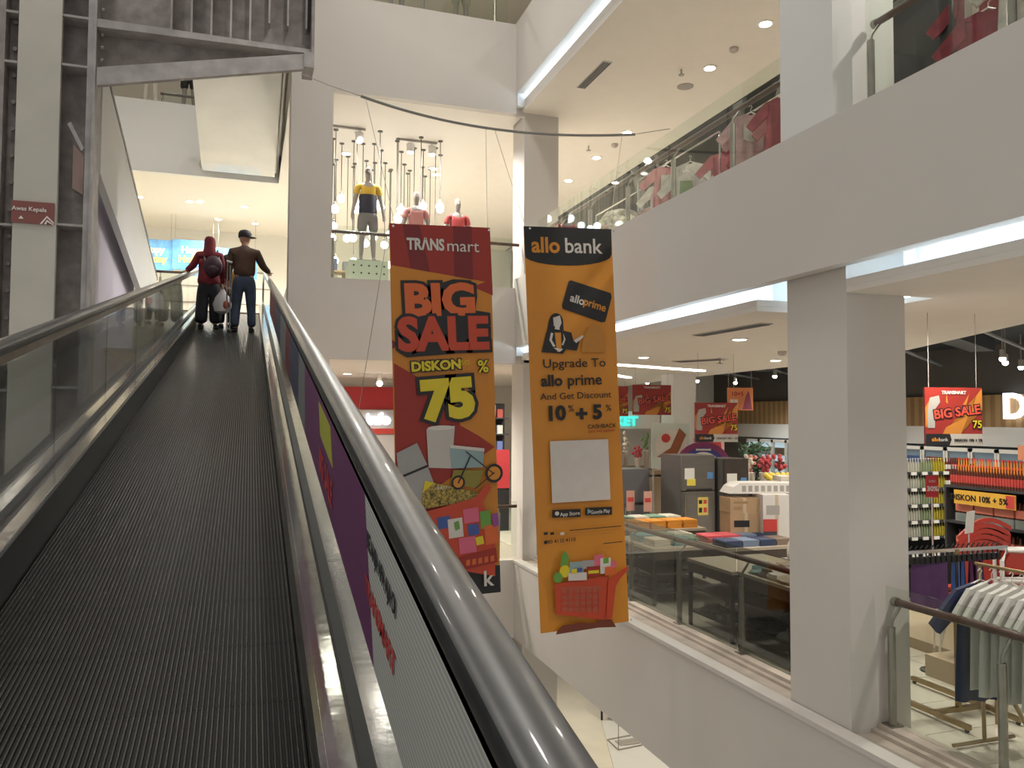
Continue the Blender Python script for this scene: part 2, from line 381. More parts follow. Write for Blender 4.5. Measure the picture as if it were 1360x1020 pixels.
film(6.1, 6.8, 6.1, 6.8, .50, .86, SR)
film(6.8, 8.0, 6.8, 8.0, .50, .86, SG)
film(8.0, 9.5, 8.0, 9.5, .50, .86, SN)
film(9.5, 12.5, 9.5, 12.5, .50, .86, SR)
DKT = C('dark print', .03, .03, .035); RDT = C('red print', .55, .05, .05); YLT = C('yellow print', .62, .55, .06)
def film_text(body, y, d, size, m, sx=1.):
    o = text(body, size, (0, 0, 0), m, None, 'lettering', off=size*.02, ext=.001)
    # reading direction far to near: +x of text -> -Y ; up -> Z ; slope follows the ramp
    M = Matrix(((0, 0, 1, 0), (-cos(AN)*sx, 0, 0, 0), (-sin(AN)*sx, 0, 1, 0), (0, 0, 0, 1)))
    me = o.data
    for v in me.vertices:
        c = v.co.copy(); v.co = Vector((c.y*.5, -c.x*sx*cos(AN), -c.x*sx*sin(AN)+c.z))
    o.location = Vector((.282, y, zb(y)+d))-tv.location; o.parent = tv
    return o
film_text('BELANJA APA AJA DI', 1.775, .755, .055, DKT, .82)
film_text('TRANSMART', 1.785, .64, .062, RDT, 1.2)
film_text('BIG SALE', 3.1, .60, .13, RDT, 1.1)

v = film(2.85, 3.35, 2.95, 3.45, .70, .82, C('yellow patch', .45, .45, .05), x=.283, name='sticker_patch')

# ================================================================= STEEL COLUMN AND BRACKET (left)
sc = root('steel_column', 'tall grey steel column with bolted plates and pale cladding board left of the walkway', 'column', (-2.5, 11.6, -5.05))
b = MB()
b.box(-3.12, -3.02, 11.5, 12.0, -5.05, 13).box(-3.02, -2.88, 11.72, 11.76, -5.05, 13)
b.make('left_flange', STEELD, sc)
MB().box(-2.87, -2.38, 11.48, 11.56, -5.05, 13).make('cladding_board', CLAD, sc)
MB().box(-2.9, -2.08, 11.80, 11.84, -5.05, 13).make('web', STEELD, sc)
MB().box(-2.08, -1.98, 11.5, 11.95, -5.05, 13).box(-2.0, -1.97, 11.44, 11.5, -5.05, 13).make('right_flange', STEEL, sc)
for z in (-.5, 1.0, 3.0, 5.1, 7.2, 7.85, 8.3):
    MB().box(-2.38, -2.08, 11.5, 11.8, z, z+.03).make('stiffener', STEEL, sc)
    MB().box(-3.02, -2.88, 11.5, 11.8, z-.05, z-.02).make('stiffener', STEEL, sc)
for z in [7.35+.17*i for i in range(6)]:
    MB().tube([(-1.93, 11.55, z), (-1.90, 11.55, z)], .022, 6).make('bolt', STEEL, sc)
for z in [3.2+.35*i for i in range(15)]:
    MB().tube([(-2.95, 11.70, z), (-2.95, 11.66, z)], .03, 6).make('bolt', STEELD, sc)
br = root('steel_bracket', 'grey tapered steel bracket beam with vertical ribs overhead at the column', 'beam', (-.6, 11.6, 7))
MB().prism([(-1.97, 7.86), (.78, 7.86), (.78, 9.6), (-1.97, 9.6)], 11.78, 11.82).make('upper_web', STEELD, br)
MB().prism([(-1.97, 7.75), (-1.97, 7.86), (.76, 7.86), (.76, 7.80)], 11.45, 11.82).make('middle_flange', STEEL, br)
MB().prism([(-1.97, 7.18), (.70, 7.74), (.70, 7.80), (-1.97, 7.80)], 11.72, 11.76).make('haunch_web', STEELD, br)
MB().prism([(-1.95, 6.96), (-1.95, 7.20), (.66, 7.77), (.66, 7.55)], 11.42, 11.50).make('lower_flange', STEEL, br)
MB().box(.66, .80, 11.40, 11.85, 7.58, 7.80).make('end_plate', STEEL, br)
MB().box(.76, .80, 11.40, 11.85, 7.80, 9.6).make('end_plate', STEELD, br)
for i in range(8):
    x = -1.1+i*.255
    MB().box(x, x+.025, 11.60, 11.78, 7.87 if i < 5 else 8.22, 9.6).make('rib', STEEL, br)
ws = root('warning_sign', 'brown red plate with white words fixed on the pale column cladding', 'sign', (-2.64, 11.47, 5.07))
MB().box(-2.88, -2.40, 11.455, 11.472, 5.09, 5.37).make('plate', C('brick red plate', .22, .07, .06, .4), ws)
text('Awas Kepala', .075, (-.04, -.02, .2), C('off white print', .75, .7, .65), ws, off=.001)
MB().prism([(-2.80, 5.14), (-2.77, 5.18), (-2.74, 5.14)], 11.45, 11.455).make('triangle_mark', MC['off white print'], ws)
for d in (0, .05):
    MB().prism([(-2.56+d, 5.09), (-2.48, 5.20-d), (-2.40-d*.0, 5.12-d*.6), (-2.40, 5.10-d*.4), (-2.48, 5.175-d), (-2.535+d, 5.09)], 11.45, 11.455).make('chevron_mark', MC['off white print'], ws)
tag(MB().prism([(-2.26, 5.66), (-2.13, 5.58), (-2.13, 6.1), (-2.26, 6.25)], 11.74, 11.75).make('paper_notice', C('faded pink paper', .42, .3, .27)), 'faded pink paper notice stuck inside the steel column recess', 'notice')
tag(MB().prism([(-2.28, 6.42), (-2.24, 6.45), (-2.08, 6.12), (-2.11, 6.08)], 11.45, 11.5).make('metal_bar', STEEL), 'short slanted metal bar across the steel column recess', 'bar')

# --- neighbouring walkway rising left (side view) and the one overhead
nw = root('neighbour_walkway', 'white sided moving walkway rising toward the left behind the steel column', 'travelator', (-2.1, 16, 5))
def line_z(y, ya, za, yb, z2): return za+(z2-za)*(y-ya)/(yb-ya)
MB().prism([(19.3, 4.95), (19.3, 5.72), (12.05, 7.54), (12.05, 5.97), (17.2, 4.95)], -2.08, -1.98, 'x').make('side_panel', PAINT2, nw)
MB().prism([(19.4, 5.70), (19.4, 5.78), (12.05, 7.62), (12.05, 7.54)], -2.06, -1.97, 'x').make('handrail', RUBBER, nw)
ow = root('overhead_walkway', 'glossy white underside of the next moving walkway overhead', 'travelator', (-.3, 15, 8.3))
MB().prism([(19.6, 8.35), (19.0, 8.37), (4, 11.4), (4, 12.3), (19.6, 9.2)], -1.1, .5, 'x').make('soffit', mat('pearl soffit', (.60, .60, .58), .1, var=.06, scale=1.3, bump=.35), ow)
MB().prism([(19.3, 8.35), (4, 11.4), (4, 12.3), (19.3, 9.2)], .505, .53, 'x').make('side_cladding', GREY, ow)
tag(MB().ball((-1.05, 19.92, 8.60), .15).make('ceiling_speaker', C('beige dome', .5, .46, .4), smooth=True), 'round beige dome on the white edge under the overhead walkway', 'dome')

# ================================================================= RAILINGS
def railing(name, label, posts, y0, y1, zf, glassm, endcurve=None):
    r = root(name, label, 'railing', (5.15, (y0+y1)/2, zf+.11))
    for y in posts:
        p = MB(); p.tube([(5.15, y, zf+.11), (5.15, y, zf+.92)], .032, 10); p.make('post', POST, r, smooth=True)
        MB().tube([(5.15, y, zf+.90), (5.16, y, zf+.97), (5.25, y, zf+1.09)], .013, 8).make('bracket', POST, r, smooth=True)
        MB().box(5.09, 5.21, y-.06, y+.06, zf+.11, zf+.12).make('base_plate', POST, r)
    MB().tube([(5.25, y0, zf+1.11), (5.25, y1, zf+1.11)], .032, 12).make('handrail', BROWNR, r, smooth=True)
    MB().tube([(5.25, y1-.01, zf+1.11), (5.25, y1+.03, zf+1.11)], .04, 12).make('end_cap', POST, r, smooth=True)
    ed = sorted([y0]+posts+[y1])
    for a, c in zip(ed, ed[1:]):
        if c-a > .25 and a > YN-1: MB().box(5.085, 5.097, a+.012, c-.012, zf+.15, zf+1.27).make('glass_panel', glassm, r)
    return r
railing('railing', 'brown handrail glass railing beside the clothing tables on the near level', [7.56, 8.88, 10.2, 11.5, 12.8], 6.3, 13.9, 0, GLASSD)
railing('railing', 'brown handrail glass railing right of the big pillar in front of white shirts', [3.2, 4.39, 5.42], YN, 5.46, 0, GLASS)
railing('railing', 'glass railing of the upper gallery left of the pillar before pink shirts', [7.67, 8.99, 10.29, 11.63, 12.87], 6.36, 13.9, 5.07, GLASS)
railing('railing', 'glass railing of the upper gallery right of the pillar at top right', [2.2, 3.5, 4.2, 5.56], YN, 5.6, 5.07, GLASS)
def railing_x(name, label, x0, x1, y, z, posts, h=.92, m=GLASS):
    r = root(name, label, 'railing', ((x0+x1)/2, y, z))
    MB().tube([(x0, y, z+h), (x1, y, z+h)], .03, 10).make('handrail', BROWNR, r, smooth=True)
    for p in posts: MB().tube([(p, y, z), (p, y, z+h-.12)], .028, 8).tube([(p, y, z+h-.13), (p, y+.04, z+h)], .012, 6).make('post', POST, r, smooth=True)
    ed = sorted([x0]+posts+[x1])
    for a, c in zip(ed, ed[1:]):
        if c-a > .2: MB().box(a+.01, c-.01, y-.05, y-.04, z+.02, z+h+.1).make('glass_panel', m, r)
    return r
railing_x('railing', 'glass railing of the far upper store in front of the mannequins', 1.32, 4.8, 14.15, 4.99, [1.36, 4.66])
railing_x('railing', 'glass railing of the topmost gallery at the top of the picture wall', 1.4, 4.55, 14.15, 10.0, [2.92, 4.3])
railing_x('railing', 'dark short handrail at the walkway opening upstairs', -2.0, -1.25, 19.2, 4.95, [-1.9])
railing_x('railing', 'dark low rail on the topmost floor at far left', -2.1, -1.2, 20.3, 10.0, [-2.05], .3)
railing_x('railing', 'short railing on the near level beside the white corner pillar', 3.4, 4.8, 14.2, .06, [4.45], .95)

# ================================================================= CEILING FITTINGS
def downlight(x, y, z, label, group='recessed downlights', r=.09):
    d = root('downlight', label, 'light', (x, y, z), group=group)
    MB().lathe([(r*1.35, 0), (r*1.35, -.012), (r*1.0, -.014), (r*.95, 0)], (0, 0, 0), 16).make('trim_ring', C('ring white', .8, .78, .72), d, local=True)
    MB().lathe([(r*.9, -.004), (r*.9, -.02), (.001, -.024)], (0, 0, 0), 16).make('lens', DLIGHT, d, local=True)
    return d
dl1 = [((6.25, 9.18), 'round downlight in the near level ceiling just left of the big pillar'), ((6.54, 12.47), 'round downlight in the near level ceiling close to the orange banner'),
       ((9.07, 12.21), 'round downlight in the near level ceiling at the dark ceiling edge'), ((10.4, 18.6), 'small round downlight far back at the edge of the beige ceiling')]
for (x, y), l in dl1: downlight(x, y, 3.73, l)
names2 = ['nearest round downlight of the upper gallery ceiling, top right', 'second nearest round downlight of the upper gallery ceiling', 'third round downlight of the upper gallery ceiling', 'fourth round downlight of the upper gallery ceiling', 'farthest round downlight of the upper gallery ceiling beside the white pillar']
for (x, y), l in zip([(7.04, 9.64), (7.08, 11.18), (7.13, 14.28), (7.19, 15.9), (7.26, 17.68)], names2): downlight(x, y, 8.40, l, 'downlights over the upper gallery')
for (x, y), l in zip([(-2.76, 22.39), (-1.55, 22.44), (-1.3, 22.34), (-.18, 22.5), (-.9, 24.2), (.1, 24.4)], ['leftmost downlight over the upstairs landing', 'left one of the paired downlights over the upstairs landing', 'right one of the paired downlights over the upstairs landing', 'rightmost downlight over the upstairs landing', 'rear left downlight over the upstairs landing above the blue posters', 'rear right downlight over the upstairs landing']):
    downlight(x, y, 8.32, l, 'downlights over the upstairs landing')
for (x, y), l in zip([(3.9, 17.6), (4.3, 21.5), (1.9, 17.2), (4.05, 18.0)], ['bright downlight in the far upper store near the pillar', 'rear downlight in the far upper store', 'left downlight in the far upper store above the pendants', 'second bright downlight beside its twin in the far upper store']):
    downlight(x, y, 8.32, l, 'downlights in the far upper store')
downlight(2.2, 19.0, 3.68, 'downlight in the ceiling above the red sign board', 'downlights above the red board'); downlight(2.15, 22.3, 3.68, 'farther downlight in the ceiling above the red sign board', 'downlights above the red board')
lt = root('spot_lamp', 'bright track spot lamp beside the red sign board', 'light', (2.9, 18.6, 3.68))
MB().box(-.5, .5, -.02, .02, -.03, 0).make('track', WHITE, lt, local=True)
MB().lathe([(.06, -.22), (.06, -.03), (.02, -.02)], (0, 0, 0), 12).make('lamp_body', WHITE, lt, local=True); MB().ball((0, -.02, -.24), .07).make('bulb', DLIGHT, lt, local=True)
def vent(x0, x1, y, z, label, dirv=(1, 0), w=.16):
    v = root('ceiling_vent', label, 'vent', (x0, y, z))
    L = x1-x0; M = Matrix.Rotation(math.atan2(dirv[1], dirv[0]), 4, 'Z')
    MB().box(0, L, -w/2, w/2, -.012, 0, M).make('frame', C('vent frame', .5, .47, .43), v, local=True)
    for k in (-.3, 0, .3): MB().box(.03, L-.03, k*w-.018, k*w+.018, -.02, -.012, M).make('slat', C('vent slat', .12, .12, .12), v, local=True)
vent(5.5, 6.9, 7.55, 3.73, 'long linear air vent in the near level ceiling beside the big pillar', (-.02, 1.))
vent(7.6, 8.6, 13.2, 3.73, 'linear air vent in the near level ceiling farther back', (.3, -.6), .3)
vent(5.4, 6.5, 11.5, 8.40, 'slim air vent in the upper gallery ceiling', (0, 1.))
for x, y, z, l in [(7.05, 10.45, 8.4, 'small smoke detector on the upper gallery ceiling near the front downlights'), (7.2, 15.0, 8.4, 'small smoke detector on the upper gallery ceiling farther back'), (8.0, 10.6, 3.73, 'square smoke detector on the near level ceiling')]:
    tag(MB().lathe([(.07, 0), (.07, -.04), (.04, -.07), (.001, -.075)], (x, y, z), 12).make('smoke_detector', C('detector beige', .5, .45, .4)), l, 'detector')
for x, y, z, l in [(6.67, 11.38, 8.4, 'thin sprinkler head on the upper gallery ceiling'), (6.73, 15.28, 8.4, 'thin sprinkler head on the upper gallery ceiling farther back'), (7.9, 12.2, 3.73, 'thin sprinkler head on the near level ceiling')]:
    tag(MB().tube([(x, y, z), (x, y, z-.09)], .012, 6).lathe([(.05, -.1), (.05, -.09), (.01, -.085)], (x, y, z), 8).make('sprinkler', GREY), l, 'sprinkler')
tag(MB().lathe([(.14, 0), (.14, -.012), (.001, -.02)], (7.08, 11.95, 8.4), 20).make('ceiling_speaker', C('speaker grille', .36, .33, .3)), 'flat round speaker grille on the upper gallery ceiling', 'speaker')
for (x0, y0, x1, y1), l in zip([(6.9, 14.3, 9.55, 15.4), (8.0, 17.2, 9.4, 18.7)], ['long white linear lamp in the near level ceiling above the red signs', 'second white linear lamp behind the first in the near level ceiling']):
    d = Vector((x1-x0, y1-y0, 0)); nrm = Vector((-d.y, d.x, 0)).normalized()*.06
    a = Vector((x0, y0, 0)); c = Vector((x1, y1, 0))
    tag(MB().prism([tuple((a-nrm)[:2]), tuple((c-nrm)[:2]), tuple((c+nrm)[:2]), tuple((a+nrm)[:2])], 3.70, 3.728, 'z').make('linear_lamp', STRIPL), l, 'light')
# black ceiling ducts and tracks
pos = [(8.6, 3, 14.5, 9.0), (10.2, 9, 16, 12.5), (10, 10.8, 16.4, 15.5), (11.2, 13.5, 16.4, 18), (11, 16, 16.4, 21), (12, 19, 16.4, 23)]
for i, (x0, y0, x1, y1) in enumerate(pos):
    tag(MB().tube([(x0, y0, 4.02), (x1, y1, 4.02)], .035, 8).make('cable_tray', C('tray grey', .22, .22, .22)), f'dull metal service pipe under the black shop ceiling, {ORD[i]} nearest', 'pipe', 'service pipes under the black ceiling')
    tag(MB().box(0, 4.6, -.22, .22, 0, .28, Matrix.Translation((x0+.5, y0+1.4, 4.1)) @ Matrix.Rotation(math.atan2(y1-y0, x1-x0), 4, 'Z')).make('air_duct', DUCT), f'dark air duct under the black shop ceiling, {ORD[i]} nearest', 'duct', 'air ducts under the black ceiling')
for i, (x, y) in enumerate([(11.2, 7.6), (12.6, 10.6), (13.5, 11.3), (12.0, 9.6), (11.6, 15), (12.6, 17), (12.2, 20), (13.8, 20.5), (14.5, 17), (11.4, 21.5), (15, 12.2)]):
    t = root('track_spot', f'small bright spot lamp under the black shop ceiling, {ORD[i]} counted from the right edge', 'light', (x, y, 4.1), group='spot lamps under the black ceiling')
    MB().tube([(0, 0, .32), (0, 0, -.2)], .012, 6).lathe([(.05, -.34), (.05, -.2), (.02, -.19)], (0, 0, 0), 10).make('lamp_body', GREY, t, local=True)
    MB().ball((0, 0, -.36), .055).make('bulb', DLIGHT, t, local=True)

# ================================================================= FAR UPPER STORE: pendants, track lamps, mannequins
prng = random.Random(3)
pend = []
cnt = 0
for row, (yy, zz) in enumerate([(15.8, 6.9), (16.6, 7.15), (17.4, 6.5), (18.2, 6.9), (16.2, 6.35), (17.8, 6.1)]):
    for i in range(6):
        x = 1.55+i*.42+(row % 2)*.2
        L = 8.32-(zz+prng.uniform(-.15, .15)); y = yy+prng.uniform(-.2, .2)
        p = root('pendant_lamp', f'glowing globe pendant, {ORD[i]} from the left in the {["nearest", "third", "fourth", "sixth", "second", "fifth"][row]} row, far upper store', 'lamp', (x-.05*row*0, y, 8.32), group='globe pendants in the far upper store')
        MB().lathe([(.05, 0), (.05, -.02), (.01, -.03)], (0, 0, 0), 8).tube([(0, 0, 0), (0, 0, -L)], .009, 5).make('rod', C('pendant rod', .12, .11, .1), p, local=True)
        MB().ball((0, 0, -L-.09), .085, 10, 7).make('globe', GLOBE, p, local=True, smooth=True)
        MB().lathe([(.03, -L-.02), (.035, -L+.04), (.01, -L+.06)], (0, 0, 0), 8).make('socket', GREY, p, local=True)
for (x0, x1, y, lamps, l) in [(1.3, 2.1, 15.6, [1.98], 'short ceiling track with one spot lamp at the left of the far upper store'), (2.85, 3.6, 15.9, [3.05, 3.5], 'ceiling track with two spot lamps over the mannequins')]:
    t = root('track_light', l, 'light', (x0, y, 8.32))
    MB().box(0, x1-x0, -.02, .02, -.04, 0).make('track', GREY, t, local=True)
    for q in lamps:
        MB().lathe([(.075, -.26), (.085, -.1), (.03, -.06)], (q-x0, 0, 0), 12).make('lamp_body', WHITE, t, local=True, smooth=True)
        MB().lathe([(.06, -.265), (.06, -.28), (.001, -.30)], (q-x0, 0, 0), 12).make('bulb', DLIGHT, t, local=True)

def skinned(name, chains, m, parent=None, sub=2, loc=None):
    """chains: list of [(x,y,z,r), ...]; a chain may start at the exact position of an existing vertex to join it"""
    vs = []; es = []; rad = []; idx = {}
    for ch in chains:
        prev = None
        for (x, y, z, r) in ch:
            key = (round(x, 4), round(y, 4), round(z, 4))
            if key in idx: i = idx[key]
            else: i = len(vs); idx[key] = i; vs.append((x, y, z)); rad.append(r)
            if prev is not None: es.append((prev, i))
            prev = i
    me = bpy.data.meshes.new(name); me.from_pydata(vs, es, []); o = bpy.data.objects.new(name+'_tmp', me); COL.objects.link(o)
    md = o.modifiers.new('s', 'SKIN'); md.use_smooth_shade = True
    for i, sv in enumerate(me.skin_vertices[0].data):
        r = rad[i]; sv.radius = r if isinstance(r, tuple) else (r, r)
        sv.use_root = (i == 0)
    s2 = o.modifiers.new('d', 'SUBSURF'); s2.levels = sub; s2.render_levels = sub
    dg = bpy.context.evaluated_depsgraph_get(); me2 = bpy.data.meshes.new_from_object(o.evaluated_get(dg))
    bpy.data.objects.remove(o); me2.name = name; me2.materials.clear(); me2.materials.append(m)
    for p in me2.polygons: p.use_smooth = True
    ob = bpy.data.objects.new(name, me2); COL.objects.link(ob)
    if parent: ob.parent = parent
    if loc: ob.location = loc
    return ob
def hand(name, wrist, d, m, parent, side=1, curl=.3, s=1., down=Vector((0, 0, -1))):
    """palm, four curled fingers and a thumb; d = direction of the fingers"""
    W = Vector(wrist); d = Vector(d).normalized(); a = d.cross(down)
    if a.length < .1: a = Vector((0, 1, 0))
    a.normalize(); n = a.cross(d).normalized()*(1 if True else -1)
    ch = []
    pc = W+d*.07*s
    ch.append([(*W, .022*s), (*(W+d*.04*s), .027*s), (*pc, .026*s)])
    for k, L in zip((-1.5, -.5, .5, 1.5), (.062, .075, .07, .055)):
        r0 = pc+a*k*.017*s; p1 = r0+d*L*.5*s+n*curl*.02*s; p2 = r0+d*L*.85*s+n*curl*.06*s
        ch.append([(*pc, .026*s), (*r0, .010*s), (*p1, .009*s), (*p2, .007*s)])
    t0 = W+d*.03*s+a*side*.03*s; t1 = t0+d*.03*s+a*side*.022*s; t2 = t1+d*.025*s+n*.01*s
    ch.append([(*(W+d*.04*s), .027*s), (*t0, .012*s), (*t1, .010*s), (*t2, .008*s)])
    return skinned(name, ch, m, parent, 1)

MANW = C('mannequin shell', .27, .235, .21, .35); MANL = C('mannequin white legs', .70, .66, .6, .3)
def mannequin(x, y, z, label, shirt, shirt2, shorts, arms=0.22, legs=MANW, rz=pi):
    r = root('mannequin', label, 'mannequin', (x, y, z), rz, group=None)
    body = [[(0, 0, .98, (.15, .11)), (0, 0, 1.12, (.125, .09)), (0, 0, 1.3, (.16, .10)), (0, 0, 1.43, (.15, .08)), (0, 0, 1.5, .055), (0, .01, 1.57, .05), (0, .02, 1.65, (.07, .085)), (0, .01, 1.75, (.068, .08)), (0, .01, 1.81, .035)]]
    for s in (-1, 1):
        body.append([(0, 0, 1.43, (.15, .08)), (s*.18, 0, 1.42, .055), (s*.24, 0, 1.17, .042), (s*(.24+arms*.2), .05, .93, .032), (s*(.25+arms*.2), .07, .85, (.025, .035)), (s*(.25+arms*.2), .09, .76, (.012, .03))])
        body.append([(0, 0, .98, (.15, .11)), (s*.09, 0, .88, .085), (s*.10, 0, .5, .058), (s*.11, -.01, .3, .055), (s*.12, -.01, .08, .035), (s*.12, .05, .03, .035), (s*.13, .15, .02, .025)])
    skinned('body', body, legs, r)
    for s in (-1, 1):
        for k in range(4): MB().tube([(s*(.25+arms*.2), .07+k*.016, .80), (s*(.255+arms*.2), .085+k*.016, .73-(k in (1, 2))*.015)], .008, 6).make('finger', legs, r, local=True, smooth=True)
        MB().tube([(s*(.25+arms*.2)-s*.01, .10, .83), (s*(.24+arms*.2), .14, .77)], .009, 6).make('thumb', legs, r, local=True, smooth=True)
    MB().ball((0, .10, 1.675), .018, 8, 5, 1, 1, 1.5).make('nose', legs, r, local=True, smooth=True)
    top = [[(0, 0, .93, (.165, .12)), (0, 0, 1.12, (.15, .105)), (0, 0, 1.3, (.178, .115)), (0, 0, 1.44, (.15, .09)), (0, 0, 1.485, .07)]]
    for s in (-1, 1): top.append([(0, 0, 1.44, (.15, .09)), (s*.19, 0, 1.42, .07), (s*.225, 0, 1.25, .065)])
    skinned('shirt', top, shirt, r)
    if shirt2: MB().lathe([(.172, .92), (.165, 1.08), (.172, 1.2), (.165, 1.26), (.12, 1.2)], (0, 0, 0), 20, None, 1, .74).make('shirt_panel', shirt2, r, local=True, smooth=True)
    if shorts:
        sh = [[(0, 0, .98, (.17, .125)), (0, 0, .9, (.17, .12))]]
        for s in (-1, 1): sh.append([(0, 0, .9, (.17, .12)), (s*.10, 0, .78, .105), (s*.11, 0, .55, .095)])
        skinned('shorts', sh, shorts, r)
    MB().box(-.22, .22, -.15, .22, -.012, 0).make('base', GREY, r, local=True)
    return r
YELS = C('mustard cloth', .60, .38, .04); NAV = C('navy cloth', .02, .02, .035); GREYS = C('grey shorts', .16, .15, .14)
PINKS = C('dusty pink cloth', .50, .22, .20); REDS = C('deep red cloth', .35, .04, .04)
mannequin(2.08, 15.0, 5.57, 'tall mannequin in mustard and navy shirt with grey shorts on a pale box', YELS, NAV, GREYS)
mannequin(3.02, 15.1, 5.22, 'mannequin in dusty pink shirt right of the mustard one', PINKS, None, NAV)
mannequin(3.92, 15.4, 5.24, 'mannequin in dark red jacket at the right of the far upper store', REDS, None, NAV)
mannequin(2.5, 14.6, 10.02, 'mannequin with dark shoes on the topmost floor left of centre', NAV, None, None)
mannequin(3.75, 14.6, 10.02, 'mannequin with pale trousers on the topmost floor right of centre', WHITE, None, C('khaki cloth', .35, .33, .27))
mannequin(-2.35, 20.6, 10.02, 'mannequin with pale legs on the topmost floor at far left', PINKS, None, None, legs=MANL)
mannequin(-1.5, 20.6, 10.02, 'mannequin in black trousers on the topmost floor at far left', NAV, None, BLACK)
pb_ = root('display_box', 'pale green display box with a grid of holes under the tall mannequin', 'display', (2.08, 15.05, 4.95))
MB().box(-.36, .36, -.3, .3, 0, .60).make('box', C('pale green board', .55, .6, .48), pb_, local=True)
for i in range(5):
    for j in range(4): MB().lathe([(.018, 0), (.018, .004)], (0, 0, 0), 8, Matrix.Translation((-.28+i*.14, -.304, .08+j*.14)) @ Matrix.Rotation(pi/2, 4, 'X')).make('hole', BLACK, pb_, local=True)
for x, l in ((3.02, 'low white plinth under the pink mannequin'), (3.92, 'low white plinth under the red mannequin')):
    tag(MB().box(x-.3, x+.3, 14.9, 15.7, 4.95, 5.205 if x < 3.5 else 5.225).make('plinth', WHITE), l, 'plinth')
sh = root('store_shelf', 'low store shelf stocked with bags and clothes behind the far railing', 'shelf', (1.7, 16.4, 4.95))
MB().box(-.8, .9, -.2, .2, 0, .05).box(-.8, .9, -.2, .2, .35, .38).box(-.8, .9, -.2, .2, .62, .65).box(-.8, -.76, -.2, .2, 0, .66).box(.86, .9, -.2, .2, 0, .66).make('frame', C('shelf wood', .45, .33, .2), sh, local=True)
for i in range(14):
    cc = [C('stk red', .5, .08, .08), C('stk grey', .3, .31, .32), C('stk tan', .4, .33, .2), C('stk navy', .08, .1, .16), C('stk cream', .6, .56, .48)][i % 5]
    z = (.65, .38, .05)[i % 3]; x = 1.0+(i//3)*.34+.1
    tag(MB().box(x, x+.22, 16.28, 16.5, 4.95+z, 4.95+z+.2+.05*(i % 2)).make('merchandise_bag', cc), f'small {["red", "grey", "tan", "navy", "cream"][i % 5]} bag on the {["top", "middle", "bottom"][i % 3]} board of the low shelf upstairs, {ORD[i//3]} from left', 'bag', 'bags on the low shelf upstairs')

# ---- garments
def cloth_panel(W0, W1, H, amp, folds, th=.03, nx=22, nz=6, seed=0):
    rg = random.Random(seed); ph = rg.uniform(0, 6); b = MB(); vs = []
    for side in (-1, 1):
        for j in range(nz+1):
            t = j/nz; wd = W0+(W1-W0)*t
            for i in range(nx+1):
                u = i/nx-.5; edge = 1-(abs(u)*2)**6
                vs.append((u*wd, side*th*edge/2+amp*t*sin(folds*2*pi*(u+.5)+ph), -H*t))
    n = (nx+1)*(nz+1); fs = []
    for s in (0, 1):
        for j in range(nz):
            for i in range(nx):
                a = s*n+j*(nx+1)+i; fs.append((a, a+1, a+nx+2, a+nx+1))
    for i in range(nx): fs += [(i, i+1, n+i+1, n+i), (nz*(nx+1)+i, nz*(nx+1)+i+1, n+nz*(nx+1)+i+1, n+nz*(nx+1)+i)]
    for j in range(nz):
        for e in (0, nx): a = j*(nx+1)+e; fs.append((a, a+nx+1, n+a+nx+1, n+a))
    return b.add(vs, fs)
def shirt(x, y, z, rz, m, label, group=None, W=.42, H=.62, sl=.2, hang=True, amp=.02, printm=None, seed=1):
    r = root('shirt', label, 'shirt', (x, y, z), rz, group=group)
    bd = cloth_panel(W*.9, W*1.05, H, amp, 3, .04, seed=seed)
    bd.make('torso', m, r, local=True, smooth=True)
    for s in (-1, 1):
        MB().prism([(s*W*.42, .0), (s*(W*.42), -.17), (s*(W*.55+sl*.7), -.17-sl*.9), (s*(W*.62+sl*.9), -.11-sl*.8), (s*W*.5, -.0)], -.022, .022).make('sleeve', m, r, local=True)
    MB().prism([(-W*.46, 0), (-.07, .045), (0, .02), (.07, .045), (W*.46, 0), (W*.4, -.03), (-W*.4, -.03)], -.02, .02).make('collar', m, r, local=True)
    if hang: MB().tube([(-W*.35, 0, .0), (0, 0, .07), (W*.35, 0, .0)], .008, 6).tube([(0, 0, .07), (0, 0, .11), (.02, 0, .14), (.0, 0, .16), (-.02, 0, .14)], .004, 5).make('hanger', WHITE, r, local=True)
    if printm: MB().prism([(-.09, -.1), (.09, -.1), (.1, -.3), (0, -.34), (-.1, -.3)], -.05, -.046).make('print', printm, r, local=True)
    return r
cP = [mat(n_, c_, .8, var=.22, scale=9, bump=.25) for n_, c_ in (('pink cloth a', (.36, .13, .14)), ('rose cloth', (.40, .22, .23)), ('crimson cloth', (.24, .035, .05)), ('white cloth', (.46, .44, .40)), ('magenta cloth', (.36, .06, .13)), ('green print', (.14, .22, .10)), ('pale pink cloth', (.44, .28, .28)))]
